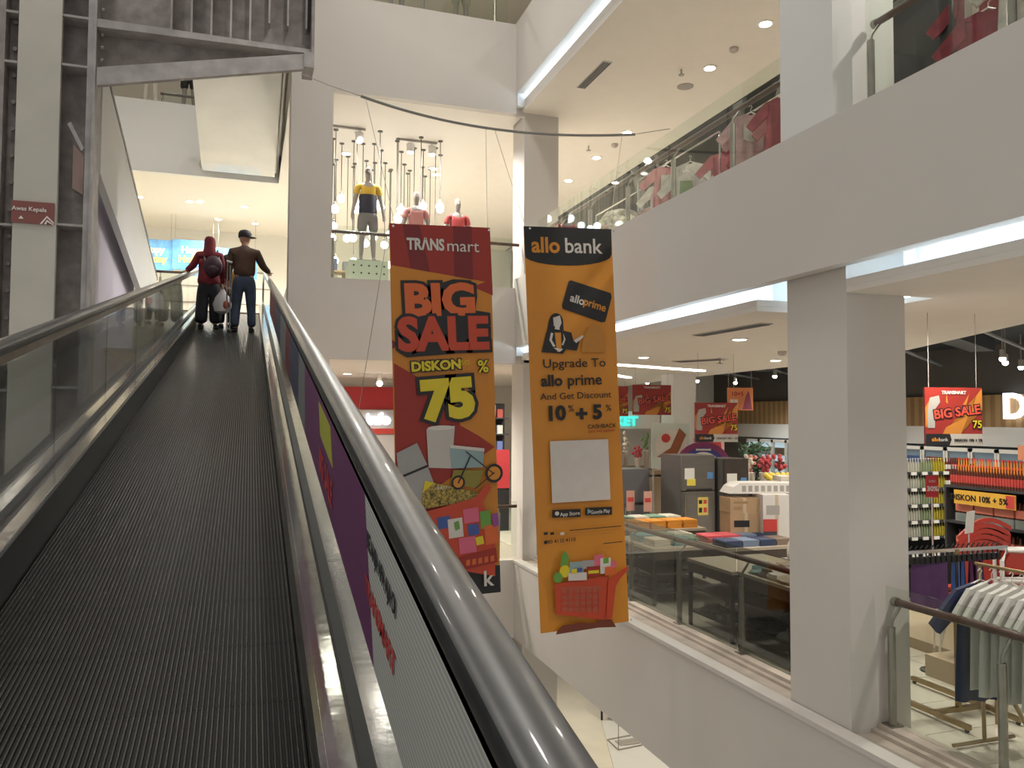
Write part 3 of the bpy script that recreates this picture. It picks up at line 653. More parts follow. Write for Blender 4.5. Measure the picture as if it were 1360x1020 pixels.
# upper gallery shirts (left of pillar)
specs = [(6.2, 8.15, 2, 'dark red long shirt hanging nearest the pillar on the upper gallery', .85), (6.15, 8.75, 6, 'pale pink printed shirt beside the dark red one upstairs', .8), (6.5, 9.2, 2, 'crimson shirt behind the second railing post upstairs', .8),
         (6.4, 10.05, 4, 'small magenta shirt hanging low between white and crimson shirts upstairs', .5), (6.2, 10.45, 3, 'white shirt with green flower print upstairs', .6), (6.2, 11.05, 0, 'pink shirt with pale flower print upstairs', .7), (6.6, 11.45, 6, 'grey pink shirt hanging left of the flower print shirt upstairs', .8),
         (6.7, 12.3, 1, 'peach shirt hanging high at the upstairs rack', .6), (6.5, 13.2, 4, 'small pink shirt far back upstairs', .5), (6.5, 14.2, 0, 'farthest pink shirt upstairs near the white pillar', .5), (6.9, 12.8, 1, 'rose shirt half hidden at the back of the upstairs rack', .5), (6.9, 9.7, 2, 'dark crimson shirt deep behind the magenta one upstairs', .8), (6.45, 8.4, 0, 'pink shirt between the dark red and pale pink ones upstairs', .8), (6.35, 8.95, 1, 'rose shirt just left of the pale pink printed one upstairs', .8), (6.7, 10.2, 2, 'crimson shirt behind the white one upstairs', .75), (6.45, 10.75, 3, 'white shirt half behind the flower print shirt upstairs', .7), (6.6, 11.9, 3, 'pale long shirt at the far end of the middle rack upstairs', .8), (6.8, 13.6, 2, 'small crimson shirt far back upstairs', .5), (6.7, 12.9, 6, 'small pale pink shirt far back upstairs', .5)]
for i, (x, y, c, l, H) in enumerate(specs):
    z = 6.58 if H > .65 else 6.32
    if i == 3: z = 6.05
    shirt(x, y, z, -.7+.2*(i % 3), cP[c], l, 'shirts on the upper gallery rack', H=H, amp=.03, printm=cP[5] if i in (4,) else (cP[3] if i in (1, 5) else None), seed=i)
for (y0, y1, x, l) in [(7.6, 9.4, 6.3, 'chrome garment rack nearest the pillar on the upper gallery'), (9.7, 12.2, 6.3, 'chrome garment rack in the middle of the upper gallery'), (12.6, 14.6, 6.6, 'chrome garment rack far back on the upper gallery')]:
    r = root('garment_rack', l, 'rack', (x, (y0+y1)/2, 4.95))
    MB().tube([(x, y0, 6.74), (x, y1, 6.74)], .015, 8).make('rail', CHROME, r)
    for y in (y0, y1):
        MB().tube([(x, y, 4.95), (x, y, 6.74)], .015, 8).make('upright', CHROME, r); MB().tube([(x-.25, y, 4.965), (x+.25, y, 4.965)], .015, 8).make('foot', CHROME, r)
bsk = root('patterned_throw', 'cream patterned cloth draped over a rounded stand upstairs', 'cloth', (5.75, 11.75, 5.3))
MB().lathe([(.42, 0), (.45, .3), (.40, .55), (.25, .72), (.05, .78)], (0, 0, 0), 16).make('drape', mat('speckled cream cloth', (.45, .42, .33), .8, var=.6, scale=14), bsk, local=True, smooth=True); MB().lathe([(.2, -.35), (.2, 0)], (0, 0, 0), 12).make('stand', GREY, bsk, local=True)
# top right part of the gallery
dp = root('display_stand', 'black panel back of a display stand behind the top right railing', 'display', (6.2, 6.0, 4.95))
MB().box(-.03, .03, -.36, .42, .0, 1.82).make('panel', C('charcoal panel', .035, .035, .035), dp, local=True); MB().box(-.05, .05, -.38, .44, 1.82, 1.86).make('frame', GREY, dp, local=True)
for i, (x, y, z, c, l, H) in enumerate([(6.35, 5.5, 6.6, 2, 'crimson garment hanging right of the black panel, top right', .75), (6.25, 4.95, 6.62, 3, 'white speckled garment hanging top right', .6), (6.3, 4.5, 6.6, 1, 'rose garment hanging at the top right corner', .7), (6.1, 5.2, 6.2, 2, 'small red garment hanging low at the top right', .5)]):
    shirt(x, y, z, -.85, cP[c], l, 'garments at the top right', H=H, seed=20+i)
tag(MB().box(6.1, 6.18, 5.36, 5.44, 4.95, 6.75).box(6.1, 6.18, 4.3, 5.36, 5.7, 5.76).box(6.1, 6.18, 4.2, 4.28, 4.95, 6.75).make('garment_stand', C('stand taupe', .3, .26, .22)), 'taupe frame stand behind the top right railing', 'stand')
for i, (x0, y0, x1, y1) in enumerate([(8.6, 5, 11.7, 9), (8.6, 8.5, 11.7, 13), (8.6, 12.5, 11.7, 17.5), (8.6, 17, 11.7, 22)]):
    tag(MB().tube([(x0, y0, 8.9), (x1, y1, 8.9)], .12, 10).make('air_duct', C('duct silver', .22, .23, .24, .4)), f'round metal duct under the dark upper shop ceiling, {ORD[i]} nearest', 'duct', 'ducts under the dark upper ceiling')
    tag(MB().tube([(x0, y0-1.2, 8.6), (x1, y1-1.2, 8.6)], .04, 6).make('service_pipe', C('tray grey', .22, .22, .22)), f'thin service pipe under the dark upper shop ceiling, {ORD[i]} nearest', 'pipe', 'pipes under the dark upper ceiling')
# small rack at right of far upper store
for i, c in enumerate([3, 6, 1, 2, 2, 3, 2]):
    shirt(4.05+i*.09, 16.2-.05*i, 5.95-.03*(i % 2), .9, cP[c], f'small garment, {ORD[i]} from left on the short rack of the far upper store', 'garments on the short rack upstairs', W=.3, H=.5, seed=40+i)
r = root('garment_rack', 'short garment rack at the right end of the far upper store', 'rack', (4.3, 16.1, 4.95)); MB().tube([(-.4, .15, 1.13), (.45, -.2, 1.13)], .014, 8).make('rail', CHROME, r, local=True)
for a, b_ in ((-.4, .15), (.45, -.2)): MB().tube([(a, b_, 0), (a, b_, 1.13)], .014, 8).make('upright', CHROME, r, local=True)

# ================================================================= HANGING TUBE AND BANNERS
tp = []
for i in range(25):
    t = i/24; x = 1.48+(5.94-1.48)*t; tp.append((x, 11.5+.1*t+2.3*t*(1-t), 7.3))
tube = root('curved_pipe', 'thin grey curved pipe hung across the atrium above the banners', 'pipe', (3.7, 11.8, 7.3))
MB().tube(tp, .022, 8).make('pipe', C('pipe grey', .2, .2, .19, .4), tube, smooth=True)
MB().tube([(.6, 11.0, 7.3), (1.0, 11.25, 7.295), (1.48, 11.5, 7.3)], .006, 5).make('cable', GREY, tube); MB().tube([(5.94, 11.58, 7.3), (6.36, 11.21, 7.31)], .006, 5).make('cable', GREY, tube)
for (x, y, bx, by, bz, l) in [(1.55, 11.55, 1.40, 8.12, 4.66, 'thin wire from the pipe to the left corner of the red banner'), (3.55, 12.15, 2.40, 8.12, 4.66, 'thin wire from the pipe to the right corner of the red banner'), (5.75, 11.7, 3.92, 8.32, 4.80, 'thin wire from the pipe to the right corner of the orange banner'), (3.7, 12.15, 2.9, 8.32, 4.78, 'thin wire from the pipe to the left corner of the orange banner')]:
    tag(MB().tube([(x, y, 7.3), (bx, by, bz)], .0035, 4).make('wire', GREY), l, 'wire')
tag(MB().tube([(1.34, 8.1, 4.62), (1.0, 9.4, 1.2)], .004, 4).make('wire', GREY), 'thin slack wire left of the red banner', 'wire')

PR = lambda n, r, g, b: mat('print '+n, (r, g, b), .45, var=.03, scale=8)
pOr = mat('banner orange', (.60, .235, .022), .42, var=.05, scale=2, bump=.12); pRed = PR('red', .30, .022, .012); pDk = PR('dark red', .17, .012, .014); pBk = PR('black', .012, .011, .012)
pWh = PR('white', .62, .57, .52); pYe = PR('yellow', .66, .52, .02); pLR = PR('letter red', .50, .055, .02); pLO = PR('letter orange', .62, .12, .025); pGr = PR('grey', .33, .32, .31); pTl = PR('teal', .25, .35, .36)
pGn = PR('green', .12, .3, .05); pBl = PR('blue', .05, .09, .3); pPk = PR('pink', .62, .12, .2); pOl = PR('olive', .25, .2, .03)
LAY = [0]
def art(parent, fn, pts, m, name='print_shape', lay=None):
    LAY[0] += 1; d = -.006-.0011*(LAY[0] if lay is None else lay)
    q = [fn(*p) for p in pts]
    return MB().prism(q, d-.001, d).make(name, m, parent, local=True)
def arttext(parent, fn, body, x, y, hpx, m, scale, sx=1., off=.0, outline=None, oo=.02, rz=0., align='CENTER', space=1.):
    sz = hpx*scale*1.38
    if outline:
        LAY[0] += 1; q = fn(x, y); text(body, sz, (q[0], -.006-.0011*LAY[0], q[1]), outline, parent, off=off+oo, ext=.0004, sx=sx, rz=rz, align=align, space=space)
    LAY[0] += 1; q = fn(x, y)
    return text(body, sz, (q[0], -.006-.0011*LAY[0], q[1]), m, parent, off=off, ext=.0004, sx=sx, rz=rz, align=align, space=space)
def circle(cx, cy, r, n=16, ry=None): return [(cx+r*cos(2*pi*k/n), cy+(ry or r)*sin(2*pi*k/n)) for k in range(n)]
# --- red banner
K1 = .0080
def F1(x, y):
    s = .06*(1-(y-300)/257.); return (((x-517)-.029*(y-298))*.00812, -((y-298)-s*(x-517))*K1)
b1 = root('sale_banner', 'tall red and orange hanging banner reading BIG SALE 75%', 'banner', (1.34, 8.1, 4.64), rot=(0, radians(-2.1), 0))
W1, H1 = 1.08, 3.86
MB().prism([(0, 0), (W1, 0), (W1, -H1), (0, -H1)], -.003, .003).make('cloth', pOr, b1, local=True)
LAY[0] = 0
b1art = striped('banner orange ribbed', (.62, .24, .022), (.50, .18, .02), 'X', 17)
art(b1, lambda x, y: (x, y), [(0, 0), (W1, 0), (W1, -H1), (0, -H1)], b1art, 'orange_ground')
art(b1, F1, [(517, 298), (650, 306), (654, 394), (626, 382), (644, 376), (520, 352)], pRed, 'red_field')
art(b1, F1, [(534, 300), (556, 301), (570, 362), (545, 357)], pDk); art(b1, F1, [(600, 303), (625, 304), (627, 373), (602, 368)], pDk)
art(b1, F1, [(524, 478), (560, 500), (600, 550), (656, 589), (656, 589), (575, 640), (527, 620)], pRed, 'red_field')
art(b1, F1, [(521, 448), (529, 453), (522, 460)], pDk)
art(b1, F1, [(590, 500), (640, 500), (657, 560), (656, 586), (610, 560)], b1art)
art(b1, F1, [(530, 640), (575, 640), (656, 740), (660, 752), (560, 752)], pRed, 'red_field')
art(b1, lambda x, y: (x, y), [(0, -3.54), (W1, -3.58), (W1, -H1), (0, -H1)], pBk, 'black_foot')
arttext(b1, F1, 'TR\u039BNS', 564, 327, 15, pWh, K1, .76, .006)
arttext(b1, F1, 'mart', 613, 330, 16, pWh, K1, 1.05, 0)
art(b1, F1, [(539, 385), (560, 377), (573, 380), (600, 372), (624, 374), (628, 392), (632, 395), (630, 413), (648, 416), (650, 425), (648, 462), (600, 468), (540, 471), (529, 464), (526, 452), (527, 432), (534, 422), (543, 420)], pBk, 'letter_shadow')
arttext(b1, F1, 'BIG', 583, 400, 40, pLO, K1, 1.12, .022, pBk, .03, rz=.03)
arttext(b1, F1, 'SALE', 588, 444, 42, pLR, K1, .98, .022, pBk, .03, rz=.02)
arttext(b1, F1, 'DISKON', 578, 483, 12, pYe, K1, 1.08, .006, pBk, .012, rz=.05)
arttext(b1, F1, 'S/D', 616, 480, 6, pYe, K1, 1.0, 0, rz=.05)
arttext(b1, F1, '%', 640, 486, 16, pYe, K1, 1.0, .004, pBk, .01)
arttext(b1, F1, '75', 594, 528, 48, pYe, K1, 1.05, .035, pBk, .035, rz=.06)
# print: goods in a trolley
art(b1, F1, [(565, 563), (602, 560), (598, 614), (568, 612)], PR('ivory', .5, .46, .42), 'white_appliance'); art(b1, F1, circle(584, 562, 18, 14, 3), pWh)
art(b1, F1, [(527, 592), (553, 580), (566, 608), (530, 622)], pGr, 'fridge_print'); art(b1, F1, [(530, 625), (567, 611), (578, 640), (560, 660), (532, 640)], pGr, 'fridge_print'); art(b1, F1, [(529, 622), (567, 608), (568, 610), (530, 625)], pBk)
art(b1, F1, [(595, 584), (641, 590), (639, 614), (598, 614)], pTl, 'cool_box_print'); art(b1, F1, [(595, 584), (641, 590), (641, 594), (596, 588)], pWh)
art(b1, F1, [(600, 616), (640, 618), (632, 640), (596, 634)], pOl)
art(b1, F1, [(563, 628), (640, 648), (622, 656), (558, 664), (560, 640)], mat('leafy print', (.28, .2, .04), .5, var=.9, scale=40), 'television_print'); art(b1, F1, [(563, 628), (575, 631), (560, 643)], pYe)
arttext(b1, F1, 'UHD TV', 586, 638, 4, pWh, K1, 1.)
for (cx, cy, r) in ((654, 622, 12), (606, 632, 9)):
    art(b1, F1, circle(cx, cy, r, 18), pBk, 'bicycle_wheel'); art(b1, F1, circle(cx, cy, r*.72, 18), pOr)
for a, c in (((616, 594), (654, 622)), ((654, 622), (628, 640)), ((622, 600), (606, 632))): art(b1, F1, [(a[0]-1, a[1]-1), (a[0]+1, a[1]-1), (c[0]+1, c[1]+1), (c[0]-1, c[1]+1)], pBk)
art(b1, F1, [(560, 668), (628, 652), (645, 634), (650, 640), (638, 658), (655, 700), (655, 752), (598, 740), (566, 690)], pLR, 'trolley_print')
for (x0, y0, x1, y1, mm) in [(578, 673, 597, 690, pBl), (592, 676, 613, 702, pWh), (612, 664, 634, 684, pPk), (618, 684, 634, 700, pBl), (634, 668, 650, 692, pGn), (640, 686, 660, 712, pLO), (606, 700, 630, 722, pPk), (600, 680, 608, 692, pGn), (650, 672, 660, 690, PR('violet', .25, .06, .25)), (628, 700, 640, 712, pYe)]:
    art(b1, F1, [(x0, y0+2), (x1-2, y0), (x1, y1-2), (x0+2, y1)], mm, 'product_print')
art(b1, F1, [(600, 728), (656, 716), (658, 734), (612, 742)], pRed)
for k in range(5): art(b1, F1, [(616+k*8, 730-k), (621+k*8, 729-k), (621+k*8, 736-k), (616+k*8, 737-k)], pLO)
arttext(b1, lambda x, y: (x, y), 'k', .93, -3.70, 1, pWh, .16, 1, .004)
for u in (.03, W1-.03): MB().lathe([(.012, 0), (.012, .004)], (0, 0, 0), 10, Matrix.Translation((u, -.004-.06, -.04)) @ Matrix.Rotation(pi/2, 4, 'X')).make('eyelet', CHROME, b1, local=True)
# --- orange banner
def F2(x, y):
    s = .034-.00033*(y-303); return (((x-695)-.0425*(y-303))*.00915, -((y-303)-s*(x-695))*.00829)
b2 = root('bank_banner', 'tall orange hanging banner with black top reading allo bank', 'banner', (2.87, 8.3, 4.78), rot=(0, radians(-2.8), 0))
W2, H2 = 1.07, 4.49; K2 = .0083
MB().prism([(0, 0), (W2, 0), (W2, -H2), (0, -H2)], -.003, .003).make('cloth', pOr, b2, local=True)
LAY[0] = 0
art(b2, F2, [(695, 303), (812, 307), (812, 341)]+[(754+58*cos(a), 342+14*sin(a)) for a in [pi*k/12 for k in range(1, 12)]]+[(697, 342)], pBk, 'black_top')
arttext(b2, F2, 'allo', 705, 329, 21, pOr, K2, 1.0, .007, align='LEFT'); arttext(b2, F2, 'bank', 748, 330, 21, pWh, K2, 1.0, .003, align='LEFT')
art(b2, F2, [(757, 376), (811, 393), (812, 399), (803, 431), (798, 432), (746, 414), (745, 409), (754, 377)], pBk, 'card_print')
arttext(b2, F2, 'allo', 756, 399, 11, pWh, K2, 1.0, .003, align='LEFT', rz=-.30); arttext(b2, F2, 'prime', 774, 404, 11, pOr, K2, .95, .003, align='LEFT', rz=-.30)
# drawn woman: hair, face, coat
art(b2, F2, circle(737, 429, 8.5, 14, 9), pBk, 'drawn_hair'); art(b2, F2, [(728, 428), (746, 428), (748, 462), (720, 472)], pBk, 'drawn_hair')
art(b2, F2, [(733, 426), (742, 423), (744, 433), (741, 440), (734, 437)], pWh, 'drawn_face'); art(b2, F2, [(736, 436), (741, 438), (742, 446), (734, 446)], pWh)
art(b2, F2, [(724, 446), (734, 441), (745, 443), (757, 446), (760, 458), (768, 457), (764, 470), (750, 468), (746, 474), (718, 472)], pBk, 'drawn_coat')
art(b2, F2, [(735, 446), (743, 446), (744, 470), (738, 472)], pOr, 'drawn_top'); art(b2, F2, [(730, 446), (733, 447), (731, 456), (736, 464), (733, 465), (728, 456)], pWh); art(b2, F2, [(746, 447), (749, 455), (746, 463), (744, 462), (747, 455)], pWh)
art(b2, F2, [(760, 456), (772, 449), (773, 452), (763, 460)], pWh, 'drawn_hand'); art(b2, F2, [(733, 466), (746, 468), (741, 472)], pWh, 'drawn_hand')
pOD = PR('ochre', .48, .2, .025)
art(b2, F2, [(778, 440), (788, 434), (798, 440), (803, 472), (770, 472), (772, 456)], pOD, 'faint_drawing')
arttext(b2, F2, 'Upgrade To', 761, 487, 12, pBk, K2, 1.15, .001)
arttext(b2, F2, 'allo', 717, 511, 15, pBk, K2, 1.05, .006, align='LEFT'); arttext(b2, F2, 'prime', 751, 510, 15, pBk, K2, 1.05, .003, align='LEFT')
arttext(b2, F2, 'And Get Discount', 763, 530, 9, pBk, K2, 1.12, .0005)
arttext(b2, F2, '10', 736, 554, 19, pBk, K2, 1.1, .01); arttext(b2, F2, '%', 756, 547, 9, pBk, K2, 1., .001); arttext(b2, F2, '+', 770, 555, 20, pBk, K2, 1.1, .01); arttext(b2, F2, '5', 791, 552, 19, pBk, K2, 1.1, .01); arttext(b2, F2, '%', 806, 546, 9, pBk, K2, 1., .001)
arttext(b2, F2, 'CASHBACK', 797, 570, 5.5, pBk, K2, 1.1, .001); arttext(b2, F2, 'paid with paylater', 797, 576, 4, pRed, K2, 1., 0)
art(b2, F2, [(728, 590), (805, 587), (808, 666), (731, 671)], pWh, 'white_square')
for (x0, x1, y) in ((731, 768, 684), (774, 810, 681)): art(b2, F2, [(x0, y-4), (x1, y-5.5), (x1, y+5), (x0, y+6)], pBk, 'store_badge')
arttext(b2, F2, 'App Store', 754, 685, 5, pWh, K2, 1.0, .001); arttext(b2, F2, 'Google Play', 794, 682, 5, pWh, K2, .85, .001)
art(b2, F2, circle(737, 684.5, 2.8, 10), pWh, 'fruit_badge'); art(b2, F2, [(777, 678), (783, 681.5), (777, 685)], pTl, 'arrow_badge')
for k in range(2): art(b2, F2, [(753, 706+k*4), (822, 700+k*4), (822, 701+k*4), (753, 707+k*4)], pOD if k else pBk)
for (x, mm) in ((720, pBk), (728, pBk), (735, pOD), (741, pWh), (748, pOD)): art(b2, F2, [(x, 709), (x+5, 708.5), (x+5, 712), (x, 712.5)], mm)
arttext(b2, F2, '080 4110 4110', 741, 720, 5, pBk, K2, 1.05, .001); art(b2, F2, circle(722, 722, 2.4, 8), pBk); art(b2, F2, [(797, 723), (823, 720), (823, 721), (797, 724)], pBk)
# trolley drawing
art(b2, F2, [(737, 836), (744, 829), (766, 826), (787, 826), (790, 822), (808, 821), (814, 831), (790, 832), (735, 841)], PR('shadow brown', .16, .035, .015), 'trolley_shadow')
art(b2, F2, [(733, 776), (804, 764), (805, 773), (800, 822), (735, 815)], pLR, 'trolley_basket'); art(b2, F2, [(741, 780), (794, 778), (792, 812), (742, 811)], PR('basket goods', .38, .09, .05), 'basket_mesh')
for k in range(7): art(b2, F2, [(742+k*8, 781), (743.2+k*8, 781), (743.2+k*8, 811), (742+k*8, 811)], pLR)
for k in range(3): art(b2, F2, [(741, 788+k*8), (794, 787+k*8), (794, 788.2+k*8), (741, 789.2+k*8)], pLR)
art(b2, F2, [(800, 820), (803, 770), (812, 763), (829, 752), (831, 756), (819, 768), (813, 778), (808, 820)], pLR, 'trolley_handle')
art(b2, F2, [(740, 752), (742, 738), (746, 732), (751, 740), (750, 752)], pGn, 'pineapple_top'); art(b2, F2, circle(746, 759, 7, 12, 8), pYe, 'pineapple'); art(b2, F2, circle(737, 767, 6, 10, 7), pGn)
for (x0, y0, x1, y1, mm) in [(752, 746, 770, 762, pTl), (768, 744, 784, 756, pGr), (784, 737, 796, 752, pPk), (792, 741, 806, 762, pWh), (796, 741, 803, 749, pGn), (750, 760, 774, 771, pWh), (774, 752, 790, 766, pRed), (776, 757, 790, 762, pYe), (758, 754, 768, 760, pBl), (798, 752, 812, 764, pLO), (806, 745, 813, 754, pPk), (754, 755, 761, 762, pYe)]:
    art(b2, F2, [(x0, y0+1), (x1, y0), (x1, y1-1), (x0, y1)], mm, 'product_print')
for u, vv in ((W2-.03, -.05), (.03, -.05), (W2-.03, -H2+.05)): MB().lathe([(.012, 0), (.012, .004)], (0, 0, 0), 10, Matrix.Translation((u, -.12, vv)) @ Matrix.Rotation(pi/2, 4, 'X')).make('eyelet', CHROME, b2, local=True)

# blue holiday posters
for i, (x, z, l) in enumerate([(-2.62, 7.56, 'leftmost of the three blue holiday posters'), (-1.52, 7.60, 'middle one of the three blue holiday posters'), (-.38, 7.45, 'rightmost of the three blue holiday posters, behind the two people')]):
    pz = root('holiday_poster', l, 'poster', (x, 24-.03*(i == 1), z-.85), group='blue holiday posters')
    MB().box(-.56, .56, -.01, .01, 0, .85).make('sheet', mat('blue poster', (.10, .30, .58), .5, var=.25, scale=5), pz, local=True)
    text('Happy', .26, (0, -.02, .56), C('poster cream', .75, .68, .4), pz, off=.012); text('Holiday', .26, (0, -.02, .30), C('poster gold', .7, .55, .15), pz, off=.012)
    [MB().tube([(q*.5, 0, .85), (q*.5, 0, 8.32-z+.85)], .004, 4).make('hanging_wire', GREY, pz, local=True) for q in (-1, 1)]

# ================================================================= PEOPLE
SKN = C('skin', .42, .22, .14, .5)
def shoes(r, pts, m):
    for s, y in pts:
        MB().ball((s, y+.06, .04), .05, 10, 6, 1, 2.6, .8).box(s-.045, s+.045, y-.07, y+.19, -.0, .018).make('shoe', m, r, local=True, smooth=True)
def face(r, z, y, m, turn=0., x=0):
    M = Matrix.Translation((x, y, z)) @ Matrix.Rotation(turn, 4, 'Z')
    MB().ball((0, 0, 0), .098, 16, 12, .84, 1., 1.22, M).make('head', m, r, local=True, smooth=True)
    MB().ball((0, .098, -.01), .017, 8, 6, .8, 1, 1.4, M).make('nose', m, r, local=True, smooth=True)
    for s in (-1, 1):
        MB().ball((s*.032, .086, .012), .012, 8, 6, 1, .6, .6, M).make('eye', WHITE, r, local=True, smooth=True)
        MB().ball((s*.083, -.002, -.005), .024, 8, 6, .35, .8, 1.3, M).make('ear', m, r, local=True, smooth=True)
    MB().ball((0, .090, -.052), .018, 8, 5, 1.3, .4, .35, M).make('mouth', C('lips', .35, .12, .09), r, local=True, smooth=True)
JKT = C('brown jacket', .075, .038, .022, .75, var=.15, scale=12); JEAN = C('blue jeans', .045, .06, .10, .8, var=.25, scale=10); BLK2 = C('black shoe', .012, .011, .012, .5)
py = 14.45
man = root('person', 'man in brown jacket, blue jeans and dark cap holding the right handrail', 'person', (-.10, py, zb(py)+.005), 0)
skinned('body', [[(0, 0, .95, (.13, .10)), (0, 0, 1.15, (.13, .10)), (0, 0, 1.36, (.15, .09)), (0, .01, 1.44, .06), (0, .02, 1.52, .055), (0, .03, 1.60, .06)]]
        + [[(0, 0, .95, (.13, .10)), (s*.1, 0, .86, .08), (s*.11, .02, .48, .06), (s*.12, 0, .08, .04), (s*.12, .06, .05, .035)] for s in (-1, 1)]
        + [[(0, 0, 1.36, (.15, .09)), (-.18, 0, 1.36, .05), (-.22, .02, 1.10, .04), (-.24, .08, .85, .03)], [(0, 0, 1.36, (.15, .09)), (.18, 0, 1.36, .05), (.28, .05, 1.14, .04), (.40, .22, 1.09, .03)]], SKN, man)
skinned('jeans', [[(0, 0, 1.0, (.17, .13)), (0, 0, .88, (.18, .135))]]+[[(0, 0, .88, (.18, .135)), (s*.10, .0, .76, .115), (s*.12, .02, .46, .085), (s*.135, .0, .2, .075), (s*.135, .0, .06, .082)] for s in (-1, 1)], JEAN, man)
skinned('jacket', [[(0, 0, .90, (.195, .15)), (0, 0, 1.08, (.20, .155)), (0, 0, 1.26, (.21, .145)), (0, 0, 1.38, (.18, .12)), (0, .01, 1.46, .085), (0, .01, 1.49, .07)]]
        + [[(0, 0, 1.38, (.18, .12)), (-.20, 0, 1.36, .085), (-.26, .01, 1.12, .07), (-.27, .07, .88, .052)], [(0, 0, 1.38, (.18, .12)), (.20, 0, 1.36, .085), (.31, .04, 1.14, .068), (.42, .22, 1.08, .048)]], JKT, man)
face(man, 1.62, .04, SKN, -.7)
Mc = Matrix.Translation((0, .04, 1.66)) @ Matrix.Rotation(-.9, 4, 'Z')
MB().lathe([(.108, -.03), (.112, .0), (.108, .05), (.085, .09), (.04, .11), (.002, .115)], (0, 0, 0), 18, Mc, .95, 1.05).make('cap', BLACK, man, local=True, smooth=True)
MB().ball((0, .14, -.0), .085, 14, 6, .9, 1.0, .12, Mc).make('cap_brim', BLACK, man, local=True, smooth=True)
MB().lathe([(.100, -.09), (.104, -.03), (.1, 0)], (0, 0, 0), 16, Mc, .93, .95).make('hair', BLK2, man, local=True, smooth=True) if False else None
shoes(man, ((-.135, -.02), (.135, .0)), BLK2)
hand('hand', (.415, .225, 1.075), (.1, .9, .12), SKN, man, -1, .8); hand('hand', (-.27, .08, .87), (0, .1, -1), SKN, man, 1, .8, down=Vector((0, -1, 0)))
RDC = C('red tunic', .20, .018, .025, .8, var=.15, scale=10); HJB = C('maroon headscarf', .15, .012, .02, .8, var=.2, scale=12); BPK = C('dark backpack', .045, .012, .022, .6); SKRT = C('black trousers', .018, .017, .022, .8, var=.2, scale=8)
py = 14.75
wo = root('person', 'woman in red tunic, maroon headscarf and backpack holding the left handrail', 'person', (-.68, py, zb(py)+.005), 0)
skinned('body', [[(0, 0, .9, (.12, .10)), (0, 0, 1.1, (.11, .09)), (0, 0, 1.28, (.13, .08)), (0, .01, 1.35, .05), (0, .02, 1.42, .05), (0, .03, 1.5, .055)]]
        + [[(0, 0, .9, (.12, .10)), (s*.09, 0, .82, .08), (s*.10, .01, .45, .055), (s*.11, 0, .08, .035), (s*.11, .06, .05, .03)] for s in (-1, 1)]
        + [[(0, 0, 1.28, (.13, .08)), (-.16, 0, 1.27, .045), (-.25, .04, 1.08, .038), (-.37, .15, 1.01, .028)], [(0, 0, 1.28, (.13, .08)), (.16, 0, 1.27, .045), (.20, .02, 1.04, .038), (.22, .07, .80, .028)]], SKN, wo)
skinned('trousers', [[(0, 0, .9, (.16, .13)), (0, 0, .78, (.18, .14))]]+[[(0, 0, .78, (.18, .14)), (s*.09, 0, .6, .12), (s*.11, .0, .35, .11), (s*.12, 0, .07, .115)] for s in (-1, 1)], SKRT, wo)
skinned('tunic', [[(0, 0, .70, (.23, .17)), (0, 0, .88, (.20, .15)), (0, 0, 1.06, (.175, .135)), (0, 0, 1.22, (.18, .13)), (0, 0, 1.30, (.14, .11)), (0, .01, 1.36, .07)]]
        + [[(0, 0, 1.30, (.14, .11)), (-.17, 0, 1.27, .075), (-.27, .04, 1.08, .066), (-.38, .15, 1.01, .05)], [(0, 0, 1.30, (.14, .11)), (.17, 0, 1.27, .075), (.215, .02, 1.04, .065), (.225, .07, .80, .05)]], RDC, wo)
face(wo, 1.50, .04, SKN, -.5)
skinned('headscarf', [[(0, -.0, 1.16, (.10, .10)), (0, -.01, 1.28, (.14, .12)), (0, -.01, 1.36, (.105, .105)), (0, .01, 1.46, (.10, .11)), (0, .015, 1.55, (.105, .115)), (0, .01, 1.62, (.06, .07))]], HJB, wo)
bp = MB(); bp.ball((.07, -.19, 1.05), .16, 14, 10, .95, .55, 1.2)
bpo = bp.make('backpack', BPK, wo, local=True, smooth=True)
MB().ball((.07, -.26, .98), .09, 12, 8, 1.0, .5, .9).make('backpack_pocket', BPK, wo, local=True, smooth=True)
for s in (-1, 1): MB().tube([(.07+s*.09, -.14, .95), (.04+s*.12, -.12, 1.20), (s*.11+.02, .0, 1.36), (s*.12, .11, 1.2)], .016, 6, sx=1.6).make('backpack_strap', BPK, wo, local=True, smooth=True)
shoes(wo, ((-.12, -.02), (.13, -.02)), BLK2)
hand('hand', (-.38, .16, 1.0), (-.15, .9, .12), SKN, wo, 1, .8); hand('hand', (.225, .075, .79), (0, .1, -1), SKN, wo, -1, .8, down=Vector((0, -1, 0)))
py = 15.0
ch = root('person', 'child in mustard jacket half hidden between the two adults', 'person', (-.40, py, zb(py)+.005), 0)
k = .72
skinned('body', [[(0, 0, .95*k, (.11*k, .09*k)), (0, 0, 1.2*k, (.12*k, .09*k)), (0, 0, 1.36*k, (.12*k, .08*k)), (0, .01, 1.46*k, .05*k), (0, .02, 1.56*k, .055*k)]]
        + [[(0, 0, .95*k, (.11*k, .09*k)), (s*.09*k, 0, .85*k, .08*k), (s*.1*k, 0, .08, .045*k)] for s in (-1, 1)]+[[(0, 0, 1.36*k, (.12*k, .08*k)), (s*.17*k, 0, 1.34*k, .045*k), (s*.22*k, .02, .86*k, .03*k)] for s in (-1, 1)], SKN, ch)
